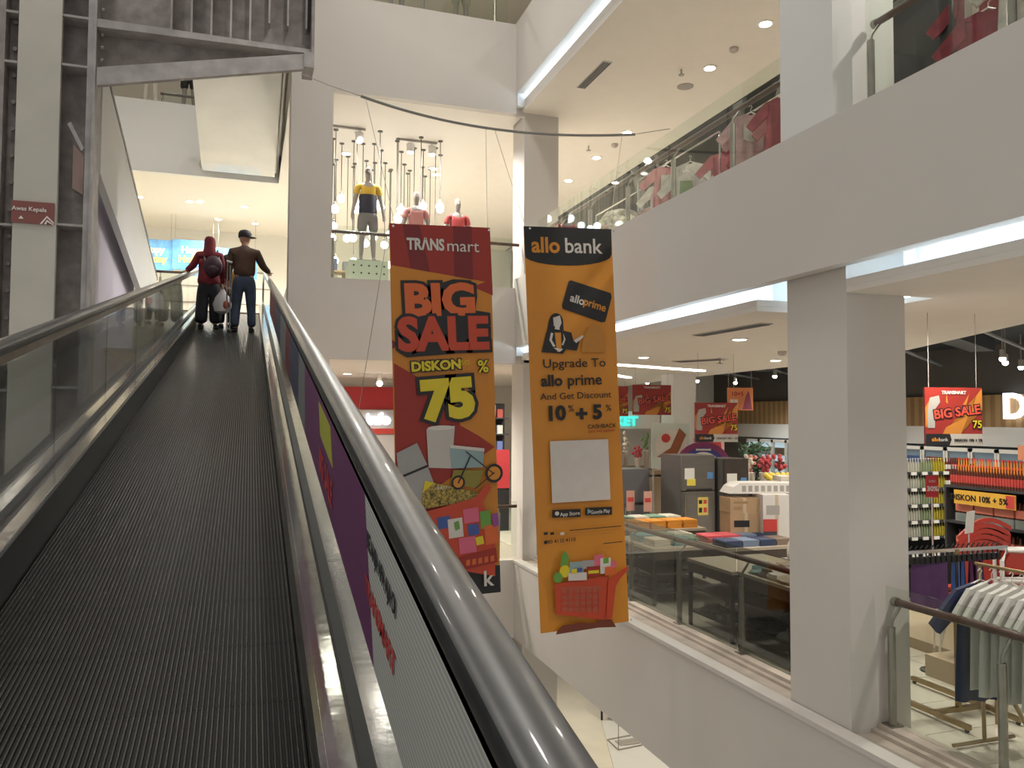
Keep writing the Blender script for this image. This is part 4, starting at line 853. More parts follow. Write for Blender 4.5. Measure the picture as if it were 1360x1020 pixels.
skinned('jacket', [[(0, 0, .75*k, (.2*k, .16*k)), (0, 0, 1.1*k, (.19*k, .15*k)), (0, 0, 1.34*k, (.15*k, .12*k)), (0, 0, 1.42*k, .08*k)]]+[[(0, 0, 1.34*k, (.15*k, .12*k)), (s*.18*k, 0, 1.32*k, .075*k), (s*.23*k, .02, .9*k, .055*k)] for s in (-1, 1)], C('mustard jacket', .30, .17, .03, .8), ch)
skinned('trousers', [[(0, 0, .85*k, (.16*k, .13*k)), (0, 0, .75*k, (.15*k, .12*k))]]+[[(0, 0, .75*k, (.15*k, .12*k)), (s*.1*k, 0, .5*k, .1*k), (s*.11*k, 0, .1*k, .085*k)] for s in (-1, 1)], SKRT, ch)
face(ch, 1.17, .03, SKN); MB().ball((0, .0, 1.2), .105, 14, 10, .95, 1.05, 1.05).make('hair', BLK2, ch, local=True, smooth=True)
shoes(ch, ((-.08, 0), (.08, 0)), BLK2)
for s in (-1, 1): hand('hand', (s*.23*k, .02, .86*k), (0, .05, -1), SKN, ch, -s, .4, .7, down=Vector((0, -1, 0)))
yy = 14.2
cr = root('walking_crutch', 'silver metal crutch standing between the woman and the man', 'crutch', (-.335, yy, zb(yy)))
MB().tube([(-.02, 0, .02), (-.035, .03, .6), (-.03, .05, 1.22)], .012, 8).make('shaft', CHROME, cr, local=True); MB().tube([(.02, 0, .02), (.02, .03, .6), (.01, .05, 1.15)], .012, 8).make('shaft', CHROME, cr, local=True)
MB().tube([(-.04, .03, .75), (.03, .03, .75)], .015, 8).make('grip', GREY, cr, local=True); MB().tube([(0, 0, 0), (0, 0, .05)], .022, 8).make('rubber_tip', BLACK, cr, local=True); MB().tube([(-.05, .05, 1.22), (.04, .05, 1.2)], .018, 8).make('arm_rest', WHITE, cr, local=True)
yy = 14.6
pg = root('plastic_bag', 'white plastic shopping bag with red print held between the adults', 'bag', (-.45, yy, zb(yy)+.28))
MB().lathe([(.05, 0), (.13, .04), (.155, .16), (.12, .28), (.05, .38), (.03, .42)], (0, 0, 0), 14, None, 1, .6).make('bag_body', C('bag white', .6, .58, .58, .4), pg, local=True, smooth=True)
MB().ball((.06, -.075, .15), .06, 10, 8, 1, .4, 1.2).make('red_print', C('bag red', .5, .08, .04, .4), pg, local=True, smooth=True)
MB().tube([(-.03, 0, .4), (-.01, 0, .52), (.02, 0, .4)], .01, 6).make('handle', MC['bag white'], pg, local=True)

# ================================================================= NEAR LEVEL SHOP (right)
WOODD = mat('dark brown shelf board', (.075, .06, .05), .5, var=.1, scale=6); TTOP = mat('beige table top', (.42, .36, .28), .5, var=.05); LEGB = C('black table leg', .02, .02, .022, .4)
def table(x0, x1, y0, y1, h, label, shelves=(), top=TTOP):
    r = root('display_table', label, 'table', ((x0+x1)/2, (y0+y1)/2, 0))
    MB().box(x0, x1, y0, y1, h-.04, h).make('table_top', top, r)
    MB().box(x0+.01, x1-.01, y0+.01, y1-.01, h-.16, h-.04).make('apron', WOODD, r)
    for x in (x0+.03, x1-.03):
        for y in (y0+.03, y1-.03): MB().box(x-.02, x+.02, y-.02, y+.02, 0, h-.16).make('leg', LEGB, r)
    for z in shelves: MB().box(x0+.02, x1-.02, y0+.02, y1-.02, z-.02, z).make('shelf_board', WOODD, r)
    return r
table(5.45, 6.5, 7.12, 8.1, .88, 'display table nearest the big pillar with a dark shelf and jumbled clothes', (.28, .55))
table(5.45, 6.6, 8.2, 9.2, .85, 'display table behind the middle railing post with two plastic covered shelves', (.2, .5))
table(5.5, 6.7, 10.2, 11.5, .80, 'low shelf table beside the orange banner with folded clothes underneath', (.18, .45))
table(6.3, 7.5, 9.6, 10.6, .86, 'table of navy and red folded garments in front of the refrigerators')
table(6.0, 7.3, 11.7, 12.9, .84, 'table of folded orange and white shirts by the refrigerators')
def folded(x, y, z, c, label, group, w=.26, d=.34, h=.03, rz=0):
    r = MB(); M = Matrix.Rotation(rz, 4, 'Z')
    r.prism([(-w/2, 0), (w/2, 0), (w/2+.005, h*.5), (w/2-.01, h), (-w/2+.01, h), (-w/2-.005, h*.5)], -d/2, d/2, 'y', M)
    o = r.make('folded_garment', c, local=True); o.location = (x, y, z); return tag(o, label, 'clothes', group)
rg = random.Random(5)
cOr = C('folded orange', .70, .28, .03); cWh = C('folded white', .66, .62, .52); cGn = C('folded green', .2, .35, .25); cNv = C('folded navy', .03, .045, .10); cRd = C('folded coral', .60, .09, .10); cBr = C('folded brown', .20, .15, .11); cGr2 = C('folded blue grey', .15, .2, .28); cTe = C('folded teal', .1, .3, .35)
for i in range(4):
    for k in range(4): folded(6.15+i*.3, 11.95, .84+k*.035, cOr, f'folded orange shirt, {["bottom", "second", "third", "topmost"][k]} of the {ORD[i]} front stack on the rear table', 'folded orange shirts')
for i in range(4):
    for k in range(4): folded(6.15+i*.3, 12.5, .84+k*.035, cWh if i % 2 else cGn, f'folded pale shirt, {["bottom", "second", "third", "topmost"][k]} of the {ORD[i]} back stack on the rear table', 'folded pale shirts on the rear table')
for i in range(4):
    for k in range(3): folded(6.48+i*.28, 9.85, .86+k*.03, (cNv, cGr2, cNv, cBr)[i], f'folded {["navy", "blue grey", "navy", "brown"][i]} garment, {["bottom", "middle", "topmost"][k]} of the {ORD[i]} front stack, navy and red table', 'folded navy garments')
for i in range(4):
    for k in range(3): folded(6.48+i*.28, 10.3, .86+k*.035, (cRd, cRd, cGr2, cNv)[i], f'folded {["coral", "coral", "blue grey", "navy"][i]} garment, {["bottom", "middle", "topmost"][k]} of the {ORD[i]} back stack, navy and red table', 'folded coral garments')
for i in range(3):
    for j in range(2):
        for k in range(3): folded(5.75+i*.32, 10.55+j*.45, .80+k*.035, (cWh, cTe, cGn)[(i+j) % 3], f'folded {["white", "teal", "green"][(i+j) % 3]} garment, {["bottom", "middle", "topmost"][k]} of the {ORD[i]} {["front", "back"][j]} stack beside the orange banner', 'pastel folded garments')
def heap(x, y, z, c, label, group, r_=.16, seed=0):
    rg2 = random.Random(seed); b = MB(); n = 12; vs = []; rows = 6
    for j in range(rows+1):
        ph = pi/2*j/rows
        for k in range(n): q = 1+rg2.uniform(-.25, .25)*(j > 0); vs.append((r_*1.25*cos(ph)*q*cos(2*pi*k/n), r_*cos(ph)*q*sin(2*pi*k/n), r_*.7*sin(ph)*q if j < rows else r_*.62))
    fs = [(j*n+k, j*n+(k+1) % n, (j+1)*n+(k+1) % n, (j+1)*n+k) for j in range(rows) for k in range(n)]+[tuple(range(n-1, -1, -1))]
    b.add(vs, fs); o = b.make('crumpled_garment', c, local=True, smooth=True); o.location = (x, y, z); return tag(o, label, 'clothes', group)
hp = [C('heap beige', .5, .43, .33), C('heap white', .62, .6, .55), C('heap brown', .16, .11, .08), C('heap teal', .2, .33, .34), C('heap grey', .22, .21, .2), C('heap black', .035, .035, .038)]
for i in range(12): heap(5.7+(i % 3)*.28, 7.32+(i//3)*.2, .88, hp[(i*7) % 5], f'crumpled garment, {ORD[i % 3]} from left, {ORD[i//3]} row of the heap nearest the pillar', 'jumbled clothes on the nearest table', seed=i)
for i in range(6): heap(5.65+(i % 2)*.4, 7.3+(i//2)*.28, .28+.27*(i % 2), hp[5 if i % 3 else 4], f'dark crumpled garment, {ORD[i]} one back under the nearest table', 'dark clothes under the nearest table', .15, seed=30+i)
PLB = mat('clear plastic wrap', (.20, .20, .20), .12, var=.6, scale=20, bump=.4)
for i in range(8): heap(5.68+(i % 2)*.42, 8.4+(i//2)*.2, .2+.30*(i % 2), PLB if i % 3 else hp[4], f'plastic wrapped garment, {ORD[i]} one back on the shelves of the second table', 'plastic wrapped clothes', .13, seed=60+i)
for i in range(6): heap(5.75+(i % 2)*.45, 10.4+(i//2)*.35, .18+.27*(i % 2), hp[4] if i % 3 else hp[5], f'grey garment, {ORD[i]} one back on the shelves beside the orange banner', 'grey clothes on low shelves', .15, seed=80+i)

# refrigerators
def fridge(x, y, label, w, d, h, body, rz, freezer=.33, tags=True, handle=CHROME):
    r = root('refrigerator', label, 'refrigerator', (x, y, 0), rz)
    MB().box(-w/2, w/2, -d/2+.06, d/2, .03, h).make('cabinet', C('fridge side grey', .12, .115, .11, .4), r, local=True)
    zf = h*(1-freezer)
    d1 = MB().box(-w/2, w/2, -d/2, -d/2+.055, .06, zf-.008).make('lower_door', body, r, local=True)
    d2 = MB().box(-w/2, w/2, -d/2, -d/2+.055, zf+.008, h).make('freezer_door', body, r, local=True)
    MB().tube([(-w/2+.05, -d/2-.03, zf-.55), (-w/2+.05, -d/2-.045, zf-.3), (-w/2+.05, -d/2-.03, zf-.06)], .013, 8).make('handle', handle, d1, local=True)
    MB().tube([(-w/2+.08, -d/2-.02, zf+.03), (w/2-.08, -d/2-.02, zf+.03)], .012, 8).make('handle', BLACK, d2, local=True)
    for sx in (-1, 1): MB().box(sx*w/2*.8-.03, sx*w/2*.8+.03, -d/2+.08, -d/2+.14, 0, .03).make('foot', BLACK, r, local=True)
    if tags:
        MB().box(-.02, .20, -d/2-.004, -d/2, zf-.45, zf-.12).make('price_poster', C('price yellow', .62, .5, .12), d1, local=True)
        for a, c, m_ in ((.0, .07, BLACK), (.10, .17, C('tag red', .5, .05, .04))): MB().box(a, c, -d/2-.006, -d/2-.004, zf-.24, zf-.17).box(a, c, -d/2-.006, -d/2-.004, zf-.40, zf-.31).make('price_print', m_, d1, local=True)
        MB().box(-w/2+.05, -w/2+.26, -d/2-.004, -d/2, zf+.22, zf+.42).make('energy_label', C('label white', .65, .65, .6), d2, local=True)
        MB().box(-w/2+.10, -w/2+.28, -d/2-.006, -d/2, zf+.10, zf+.22).make('yellow_label', C('label yellow', .7, .58, .08), d2, local=True)
        MB().box(w/2-.16, w/2-.04, -d/2-.004, -d/2, zf+.22, zf+.34).make('blue_label', C('label blue', .1, .25, .5), d2, local=True)
    return r
FSIL = mat('brushed grey fridge', (.24, .22, .20), .3, .6, var=.06, scale=4, stretch=(1, 1, 8)); FDK = mat('dark brown fridge', (.09, .075, .065), .3, .5, var=.1, scale=5)
fridge(7.92, 13.35, 'silver grey two door refrigerator with yellow price labels', .70, .75, 1.98, FSIL, radians(2))
fridge(8.62, 13.1, 'dark brown two door refrigerator right of the silver one', .5, .66, 1.92, FDK, radians(-2), .36)
fridge(7.15, 14.2, 'dark grey appliance cabinet left of the silver refrigerator', .55, .6, 1.68, C('slate panel', .12, .12, .125, .4), radians(-5), .4, False)
fridge(6.5, 14.6, 'black appliance cabinet nearest the orange banner', .5, .6, 1.62, C('ink panel', .05, .05, .055, .4), radians(-5), .4, False)
for x, y, l in ((6.75, 13.4, 'left pink price stand card on the floor stand before the dark cabinets'), (7.0, 13.2, 'right pink price stand card before the dark cabinets')):
    r = root('price_stand', l, 'sign', (x, y, 0)); MB().tube([(0, 0, 0), (0, 0, .95)], .012, 6).make('pole', CHROME, r, local=True); MB().lathe([(.12, 0), (.1, .015), (.01, .02)], (0, 0, 0), 12).make('base', GREY, r, local=True)
    MB().box(-.08, .08, -.01, .01, .95, 1.32).make('card', C('card pink', .55, .3, .24), r, local=True); MB().box(-.06, .06, -.014, -.01, 1.12, 1.2).make('print', C('tag red', .5, .05, .04), r, local=True)
# boxes, air conditioners, chairs
KR = mat('cardboard', (.40, .27, .15), .75, var=.08, scale=4); WB = mat('white carton', (.62, .60, .57), .6, var=.04)
def carton(x, y, z, w, d, h, m, label, rz=0, printm=None):
    r = root('carton', label, 'box', (x, y, z), rz)
    MB().box(-w/2, w/2, -d/2, d/2, 0, h).make('box', m, r, local=True)
    MB().box(-.025, .025, -d/2-.001, -d/2, 0, h).box(-.025, .025, -d/2, d/2, h, h+.001).make('tape', C('tape', .5, .4, .28, .3), r, local=True)
    if printm:
        MB().box(-w*.38, w*.1, -d/2-.002, -d/2, h*.62, h*.8).box(-w*.38, -.05, -d/2-.002, -d/2, h*.2, h*.45).make('print', printm, r, local=True)
    return r
carton(7.15, 9.3+1.2, 0, .5, .4, .70, KR, 'lower brown carton under the brown stack beside the dark refrigerator', -.2, BLACK)
carton(7.15, 9.3+1.2, .70, .5, .4, .55, KR, 'middle brown carton with printed lines beside the dark refrigerator', -.2, BLACK)
carton(7.12, 9.3+1.2, 1.25, .46, .38, .22, KR, 'top brown carton of the stack beside the dark refrigerator', -.15, C('kraft print', .3, .2, .1))
carton(7.55, 10.3, 0, .42, .42, .75, WB, 'lower tall white carton with red and black print', -.25, BLACK)
carton(7.55, 10.3, .75, .42, .42, .78, WB, 'upper tall white carton with grey print behind the white chairs', -.25, GREY)
MB().box(-.21, .0, -.215, -.212, .02, .40).make('dark_panel', C('panel ink', .05, .05, .07), COL.objects[-1].parent, local=True)
MB().box(-.21, .0, -.217, -.215, .24, .42).make('red_panel', C('tag red', .5, .05, .04), COL.objects[-2].parent, local=True)
carton(8.1, 10.6, 0, .5, .4, 1.35, WB, 'plain white tall carton at the left edge of the big pillar', -.2)
ac = root('air_conditioner', 'white portable appliance with grille lying on the cartons', 'appliance', (7.55, 10.5, 1.53), -.2)
MB().prism([(-.62, .0), (.62, .0), (.55, .12), (.45, .16), (-.45, .16), (-.55, .1)], -.2, .2).make('body', WHITE, ac, local=True)
for i in range(9): MB().box(-.42+i*.1, -.36+i*.1, -.205, -.2, .03, .12).make('grille_slot', GREY, ac, local=True)
carton(8.1, 10.6, 1.35, .4, .3, .42, C('cream carton', .62, .56, .48), 'cream carton with a round picture on top near the big pillar', -.2, C('pic brown', .4, .25, .12))
def white_chair(x, y, z, label, rz):
    r = root('plastic_chair', label, 'chair', (x, y, z), rz, group='stacked white plastic chairs')
    m_ = C('chair cream', .64, .60, .50, .4)
    pr = [(-.26, .45), (-.27, .75), (-.22, .86), (-.1, .92), (.1, .92), (.22, .86), (.27, .75), (.26, .45)]
    MB().prism(pr, -.25, -.225).make('backrest', m_, r, local=True); MB().box(-.25, .25, -.23, .22, .42, .45).make('seat', m_, r, local=True)
    for sx in (-1, 1):
        for sy in (-1, 1): MB().prism([(sx*.25, 0), (sx*.20, 0), (sx*.19, .42), (sx*.25, .42)], sy*.2-.02, sy*.2+.02).make('leg', m_, r, local=True)
    return r
for i, l in enumerate(['front one of the three stacked white plastic chairs', 'middle one of the three stacked white plastic chairs', 'rear one of the three stacked white plastic chairs']): white_chair(7.45+i*.02, 9.35+i*.10, .0+i*.07, l, -.35)
# hanging sale signs
sRed = PR('sign red', .27, .024, .017); sOr = PR('sign orange', .50, .19, .03)
def sale_sign(x, y, z, w, h, label, rz=0, mask=True, n75=True, ztop=4.42, foot=True):
    """z = top of the sign"""
    r = root('sale_sign', label, 'sign', (x, y, z-h), rz)
    MB().box(-w/2, w/2, -.012, .012, 0, h).make('board', sRed, r, local=True)
    f = lambda a, b: ((a-.5)*w, b*h)
    def P(pts, m_, d): MB().prism([f(*p) for p in pts], -.013-d-.001, -.013-d).make('print_shape', m_, r, local=True)
    b0 = .2 if foot else 0
    P([(.3, b0), (.36, b0+.12), (1, b0+.42), (1, b0+.78), (.9, b0+.66), (.8, b0+.3), (.62, b0)], sOr, .001); P([(0, b0+.45), (.1, b0+.62), (.06, b0+.2), (0, b0+.1)], sOr, .001); P([(.36, b0+.55), (.38, b0+.68), (.40, b0+.52)], sOr, .001); P([(.66, b0+.5), (.78, b0+.70), (.72, b0+.5)], sOr, .001)
    text('TRANSMART', .075*w, (0, -.018, h*.91), pWh, r, off=.001)
    text('BIG SALE', .205*w, (.05*w, -.017, h*(.5+b0*.35)), pBk, r, off=.02*w, sx=1.02, rz=.12, ext=.001); text('BIG SALE', .205*w, (.05*w, -.021, h*(.5+b0*.35)), PR('coral', .62, .07, .04), r, off=.005*w, sx=1.02, rz=.12, ext=.001)
    text('75', .17*w, (.40*w, -.020, h*(b0+.16)), pBk, r, off=.012*w, ext=.001); text('75', .17*w, (.40*w, -.024, h*(b0+.16)), pYe, r, off=.003*w, ext=.001)
    P([(.03, b0+.1), (.16, b0+.1), (.17, b0+.42), (.26, b0+.55), (.24, b0+.66), (.08, b0+.62), (.04, b0+.4)], PR('pale figure', .34, .32, .29), .003)
    if foot:
        P([(0, 0), (1, 0), (1, .2), (0, .2)], PR('foot cream', .45, .42, .37), .001); P([(0, 0), (.41, 0), (.45, .1), (.42, .2), (0, .2)], pBk, .003)
        text('allo', .085*w, (-.34*w, -.020, h*.1), pOr, r, off=.001, ext=.001); text('bank', .085*w, (-.20*w, -.020, h*.1), pWh, r, off=.0, ext=.001); text('DISKON 10% + 5%', .062*w, (.24*w, -.020, h*.09), pBk, r, off=.001, ext=.001)
    [MB().tube([(q*w*.42, 0, h), (q*w*.42, 0, ztop-z+h)], .003, 4).make('hanging_wire', GREY, r, local=True) for q in (-1, 1)]
    return r
sale_sign(6.71, 6.21, 2.98, .61, .58, 'hanging red BIG SALE 75 sign right of the big pillar', radians(-12), ztop=3.73)
sale_sign(7.24, 11.3, 2.92, .74, .64, 'hanging red BIG SALE 75 sign above the silver refrigerator', radians(-8), ztop=3.73)
sale_sign(7.68, 14.3, 3.33, .80, .60, 'wide red BIG SALE banner sign near the orange banner', radians(-10), foot=False, ztop=3.73)
sale_sign(6.88, 14.55, 3.30, .75, .60, 'red sale sign half hidden behind the orange banner', radians(-10), foot=False, ztop=3.73)
op = root('promo_sign', 'orange promotion sign high at the left edge of the big pillar', 'sign', (10.35, 15.2, 2.85), radians(-22))
MB().box(-.28, .28, -.012, .012, 0, .5).make('board', PR('promo orange', .62, .2, .07), op, local=True); MB().box(-.22, -.05, -.016, -.012, .05, .24).make('white_square', pWh, op, local=True); MB().prism([(.05, .02), (.26, .02), (.22, .3), (.18, .44), (.12, .3)], -.016, -.012).make('figure_print', PR('plum', .2, .03, .06), op, local=True)
text('10+5', .13, (-.06, -.018, .36), pRed, op, off=.003); MB().tube([(-.25, 0, .5), (-.25, 0, 1.57)], .004, 4).tube([(.25, 0, .5), (.25, 0, 1.57)], .004, 4).make('hanging_wire', GREY, op, local=True)
# illuminated letters on the shop walls
EW = mat('lit white letter', (1, 1, 1), emit=(.85, .92, 1), es=2.5); EC = mat('lit cyan letter', (.1, .8, .75), emit=(.05, .8, .72), es=.9)
dl = root('wall_letters', 'big glowing white letters DA on the wooden wall at the right edge', 'sign', (16.32, 12.9, 2.42))
text('DAIRY', .80, (0, .86, .53), EW, dl, off=.02, ext=.03, rot=(pi/2, 0, -pi/2), align='LEFT')
kl = root('wall_letters', 'glowing cyan letters KET above the flower stalls', 'sign', (9.0, 18.2, 2.42), radians(-18))
text('MARKET', .32, (.34, 0, .16), EC, kl, off=.012, ext=.03, align='RIGHT'); MB().box(-1.3, .9, .05, .12, -.02, .42).make('fascia_board', WHITE, kl, local=True)
for x in (-1.25, .85): MB().box(x-.03, x+.03, .05, .12, -2.42, 0).make('upright', WHITE, kl, local=True)
struct('wall_pillar_shop', MB().box(9.55, 10.15, 16.7, 17.3, 0, 4.42), WHITE)
fp = root('food_poster', 'big round food picture on a white panel in front of the white pillar', 'poster', (9.0, 15.9, 0), radians(-22))
MB().box(-.42, .42, -.02, .02, 1.55, 2.55).make('panel', C('panel pale green', .55, .6, .52), fp, local=True); MB().prism(circle(.02, 2.05, .36, 20), -.024, -.02).make('plate_print', C('plate cream', .65, .6, .52), fp, local=True); MB().prism([(-.3, 1.8), (.1, 1.75), (.35, 2.3), (.2, 2.45), (.0, 2.0)], -.028, -.024).make('food_print', C('roast brown', .3, .1, .04), fp, local=True)
MB().prism(circle(-.1, 2.22, .1, 12), -.03, -.026).make('food_print', C('tag red', .5, .05, .04), fp, local=True); MB().box(-.4, -.36, -.02, .02, 0, 1.55).box(.36, .4, -.02, .02, 0, 1.55).make('legs_frame', GREY, fp, local=True)
ag = root('promotion_arch', 'purple promotion arch with white inner edge behind the refrigerators', 'arch', (9.25, 14.95, 0), radians(-18))
for (ra, rb_, mm, nm) in ((.62, .50, C('arch plum', .22, .04, .12), 'outer_band'), (.50, .40, C('arch navy', .05, .05, .22), 'inner_band'), (.40, .34, WHITE, 'white_edge')):
    po = [(ra*cos(pi*k/16), 1.55+ra*sin(pi*k/16)) for k in range(17)]; pi_ = [(rb_*cos(pi*k/16), 1.55+rb_*sin(pi*k/16)) for k in range(16, -1, -1)]
    b = MB()
    for k in range(16): b.prism([po[k], po[k+1], pi_[15-k], pi_[16-k]], -.04, .04)
    b.box(rb_, ra, -.04, .04, 0, 1.55).box(-ra, -rb_, -.04, .04, 0, 1.55); b.make(nm, mm, ag, local=True)
MB().box(-.16, .16, -.045, -.04, 1.98, 2.02).make('pale_print', pWh, ag, local=True)
rp = root('promo_poster', 'pink and red poster board above the fruit near the pillar', 'poster', (10.3, 16.4, 0), radians(-22))
MB().box(-.36, .36, -.02, .02, 1.6, 2.2).make('board', C('poster pink', .6, .35, .33), rp, local=True); MB().box(-.3, .3, -.024, -.02, 1.65, 1.85).prism([(-.3, 1.9), (.3, 1.95), (.28, 2.12), (-.28, 2.1)], -.024, -.02).make('red_print', C('tag red', .5, .05, .04), rp, local=True); MB().box(-.02, .02, -.02, .02, 0, 1.6).box(-.2, .2, -.1, .1, 0, .02).make('stand', GREY, rp, local=True)
# tree
FOL = mat('dark leaves', (.02, .06, .02), .6, var=.4, scale=8)
tr = root('potted_tree', 'dark green potted tree near the big pillar at the fruit stalls', 'plant', (10.35, 14.7, 0))
MB().lathe([(.15, 0), (.2, .3), (.17, .32), (.02, .31)], (0, 0, 0), 12).make('pot', GREY, tr, local=True); MB().tube([(0, 0, .3), (.03, .0, 1.2), (0, 0, 1.7)], .03, 6).make('trunk', C('bark', .12, .07, .04), tr, local=True)
b = MB(); rg = random.Random(9)
for i in range(520):
    a, q, z = rg.uniform(0, 2*pi), rg.uniform(.02, .36), rg.uniform(1.05, 2.15); p = Vector((q*cos(a), q*sin(a), z)); d = Vector((rg.uniform(-1, 1), rg.uniform(-1, 1), rg.uniform(-.6, .6))).normalized()*.07; e = d.orthogonal().normalized()*.03
    b.add([p-d, p+e, p+d, p-e], [(0, 1, 2, 3)])
o = b.make('foliage', FOL, tr, local=True); o['kind'] = 'stuff'
# stalls with fruit and flowers
def stall(x, y, w, d, h, label, rz=0, m_=None):
    r = root('fruit_stall', label, 'stand', (x, y, 0), rz); m_ = m_ or C('crate black', .02, .02, .022)
    MB().box(-w/2, w/2, -d/2, d/2, 0, h-.1).make('cabinet', m_, r, local=True)
    MB().box(-w/2, w/2, -d/2, -d/2+.02, h-.1, h+.02).box(-w/2, w/2, d/2-.02, d/2, h-.1, h+.1).box(-w/2, -w/2+.02, -d/2, d/2, h-.1, h+.04).box(w/2-.02, w/2, -d/2, d/2, h-.1, h+.04).box(-w/2, w/2, -d/2, d/2, h-.12, h-.08).make('tray', m_, r, local=True); return r
stall(10.2, 13.4, .9, .8, 1.25, 'black fruit stall with yellow fruit beside the dark refrigerator')
stall(7.3, 16.6, 1.9, 1.0, 1.25, 'black stall with pale fruit and flowers near the orange banner')
stall(8.9, 17.4, 1.0, .8, 1.4, 'cream flower stall behind the dark cabinets', 0, C('stall wood', .4, .3, .2))
fruits = [C('yellow fruit', .65, .48, .06), C('cream fruit', .66, .62, .42), C('pale green fruit', .4, .5, .2), C('peach fruit', .65, .35, .18)]
rg = random.Random(11)
for i in range(36):
    tag(MB().ball((9.88+(i % 6)*.13, 13.12+(i//6)*.1, 1.30+.045*(i//6)), .065, 8, 6).make('fruit', fruits[0], smooth=True), f'round yellow fruit, {ORD[i % 6]} from left, {ORD[i//6]} row beside the dark refrigerator', 'fruit', 'yellow fruit')
for i in range(60):
    tag(MB().ball((6.5+(i % 12)*.145, 16.25+(i//12)*.17, 1.32+.05*(i//12)), .075, 8, 6).make('fruit', fruits[1+(i//3) % 2], smooth=True), f'round pale fruit, {ORD[i % 12]} from left, {ORD[i//12]} row near the orange banner', 'fruit', 'pale fruit')
def bouquet(x, y, z, m_, label, h=.5, seed=0, group='flower bouquets'):
    r = root('bouquet', label, 'flowers', (x, y, z), 0, group); q = random.Random(seed)
    MB().lathe([(.05, 0), (.08, h*.5), (.06, h*.52)], (0, 0, 0), 10).make('wrapping', C('wrap pale', .55, .48, .4), r, local=True)
    b = MB()
    for i in range(14): a, s_ = q.uniform(0, 6.28), q.uniform(0, .13); b.ball((s_*cos(a), s_*sin(a), h*.55+q.uniform(0, h*.45)), .045, 6, 4)
    o = b.make('blossoms', m_, r, local=True, smooth=True); o['kind'] = 'stuff'; return r
fl = [C('blossom coral', .62, .25, .2), C('blossom pink', .6, .3, .35), C('blossom cream', .66, .6, .5), C('blossom red', .45, .06, .07), C('leaf green', .15, .25, .08)]
for i in range(10): bouquet(6.7+i*.28, 17.35+.1*(i % 2), .0+1.42, fl[i % 5], ['coral', 'pink', 'cream', 'red', 'leafy green'][i % 5]+' bouquet in the row behind the pale fruit, '+('taller' if i % 2 else 'lower')+' one', .55+.35*(i % 2), i)
for i in range(8): bouquet(6.55+i*.24, 17.145, 1.42, fl[(i*2+1) % 5], 'small '+['coral', 'pink', 'cream', 'red', 'leafy'][(i*2+1) % 5]+' bouquet, '+ORD[i]+' from left right behind the pale fruit', .36, 50+i)
tag(MB().box(6.45, 8.3, 17.105, 17.185, 0, 1.42).make('flower_bench', C('stall cream', .5, .44, .36)), 'cream bench right behind the pale fruit carrying small bouquets', 'bench')
tag(MB().box(6.5, 8.35, 17.2, 17.6, 0, 1.42).box(6.5, 8.35, 17.6, 17.64, 0, 1.9).make('flower_shelf', C('stall cream', .5, .44, .36)), 'cream plank shelf carrying the row of bouquets', 'shelf')
for i in range(5): bouquet(9.7+i*.2, 13.75+.1*(i % 2)+.3, 1.2, fl[(i*3+2) % 5] if i < 3 else fl[3], ORD[i]+' bouquet from the left behind the yellow fruit stall', .7, 20+i, 'bouquets behind the yellow fruit')
tag(MB().box(9.55, 10.7, 13.85, 14.35, 0, 1.2).make('flower_shelf', C('crate black', .02, .02, .022)), 'black low shelf behind the yellow fruit stall', 'shelf')
# glass door coolers along the right wall
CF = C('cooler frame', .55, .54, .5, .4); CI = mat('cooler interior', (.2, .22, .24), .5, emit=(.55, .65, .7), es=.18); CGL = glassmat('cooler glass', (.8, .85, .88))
cgs = [C('goods red', .4, .08, .06), C('goods brown', .25, .14, .08), C('goods blue', .1, .15, .35), C('goods pale', .5, .5, .46)]
def cooler(x, y, label, lit=False):
    r = root('display_cooler', label, 'cooler', (x, y, 0))
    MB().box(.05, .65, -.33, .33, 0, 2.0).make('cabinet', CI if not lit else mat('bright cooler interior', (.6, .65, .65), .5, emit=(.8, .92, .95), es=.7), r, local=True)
    MB().box(-.02, .05, -.33, -.28, 0, 2.02).box(-.02, .05, .28, .33, 0, 2.02).box(-.02, .05, -.33, .33, 1.94, 2.02).box(-.02, .05, -.33, .33, 0, .12).make('door_frame', CF, r, local=True)
    for k in range(4):
        z = .3+k*.42
        MB().box(.02, .048, -.27, .27, z-.02, z).make('shelf_board', CF, r, local=True)
        MB().box(.025, .05, -.25, .25, z, z+.22).make('goods_row', cgs[(k+int(y*3)) % 4], r, local=True)
    MB().box(-.01, .0, -.28, .28, .12, 1.94).make('door_glass', CGL, r, local=True)
for i in range(9): cooler(15.6, 11.6+i*.68, ['rightmost', 'second from right', 'third from right', 'fourth from right', 'fifth from right', 'sixth from right', 'seventh from right', 'eighth from right', 'ninth from right'][i]+' glass door cooler along the far right wall')
for i in range(5): cooler(15.6, 19.5+i*.68, ['first', 'second', 'third', 'fourth', 'last'][i]+' brightly lit open cooler at the back, counted from the pillar', True)
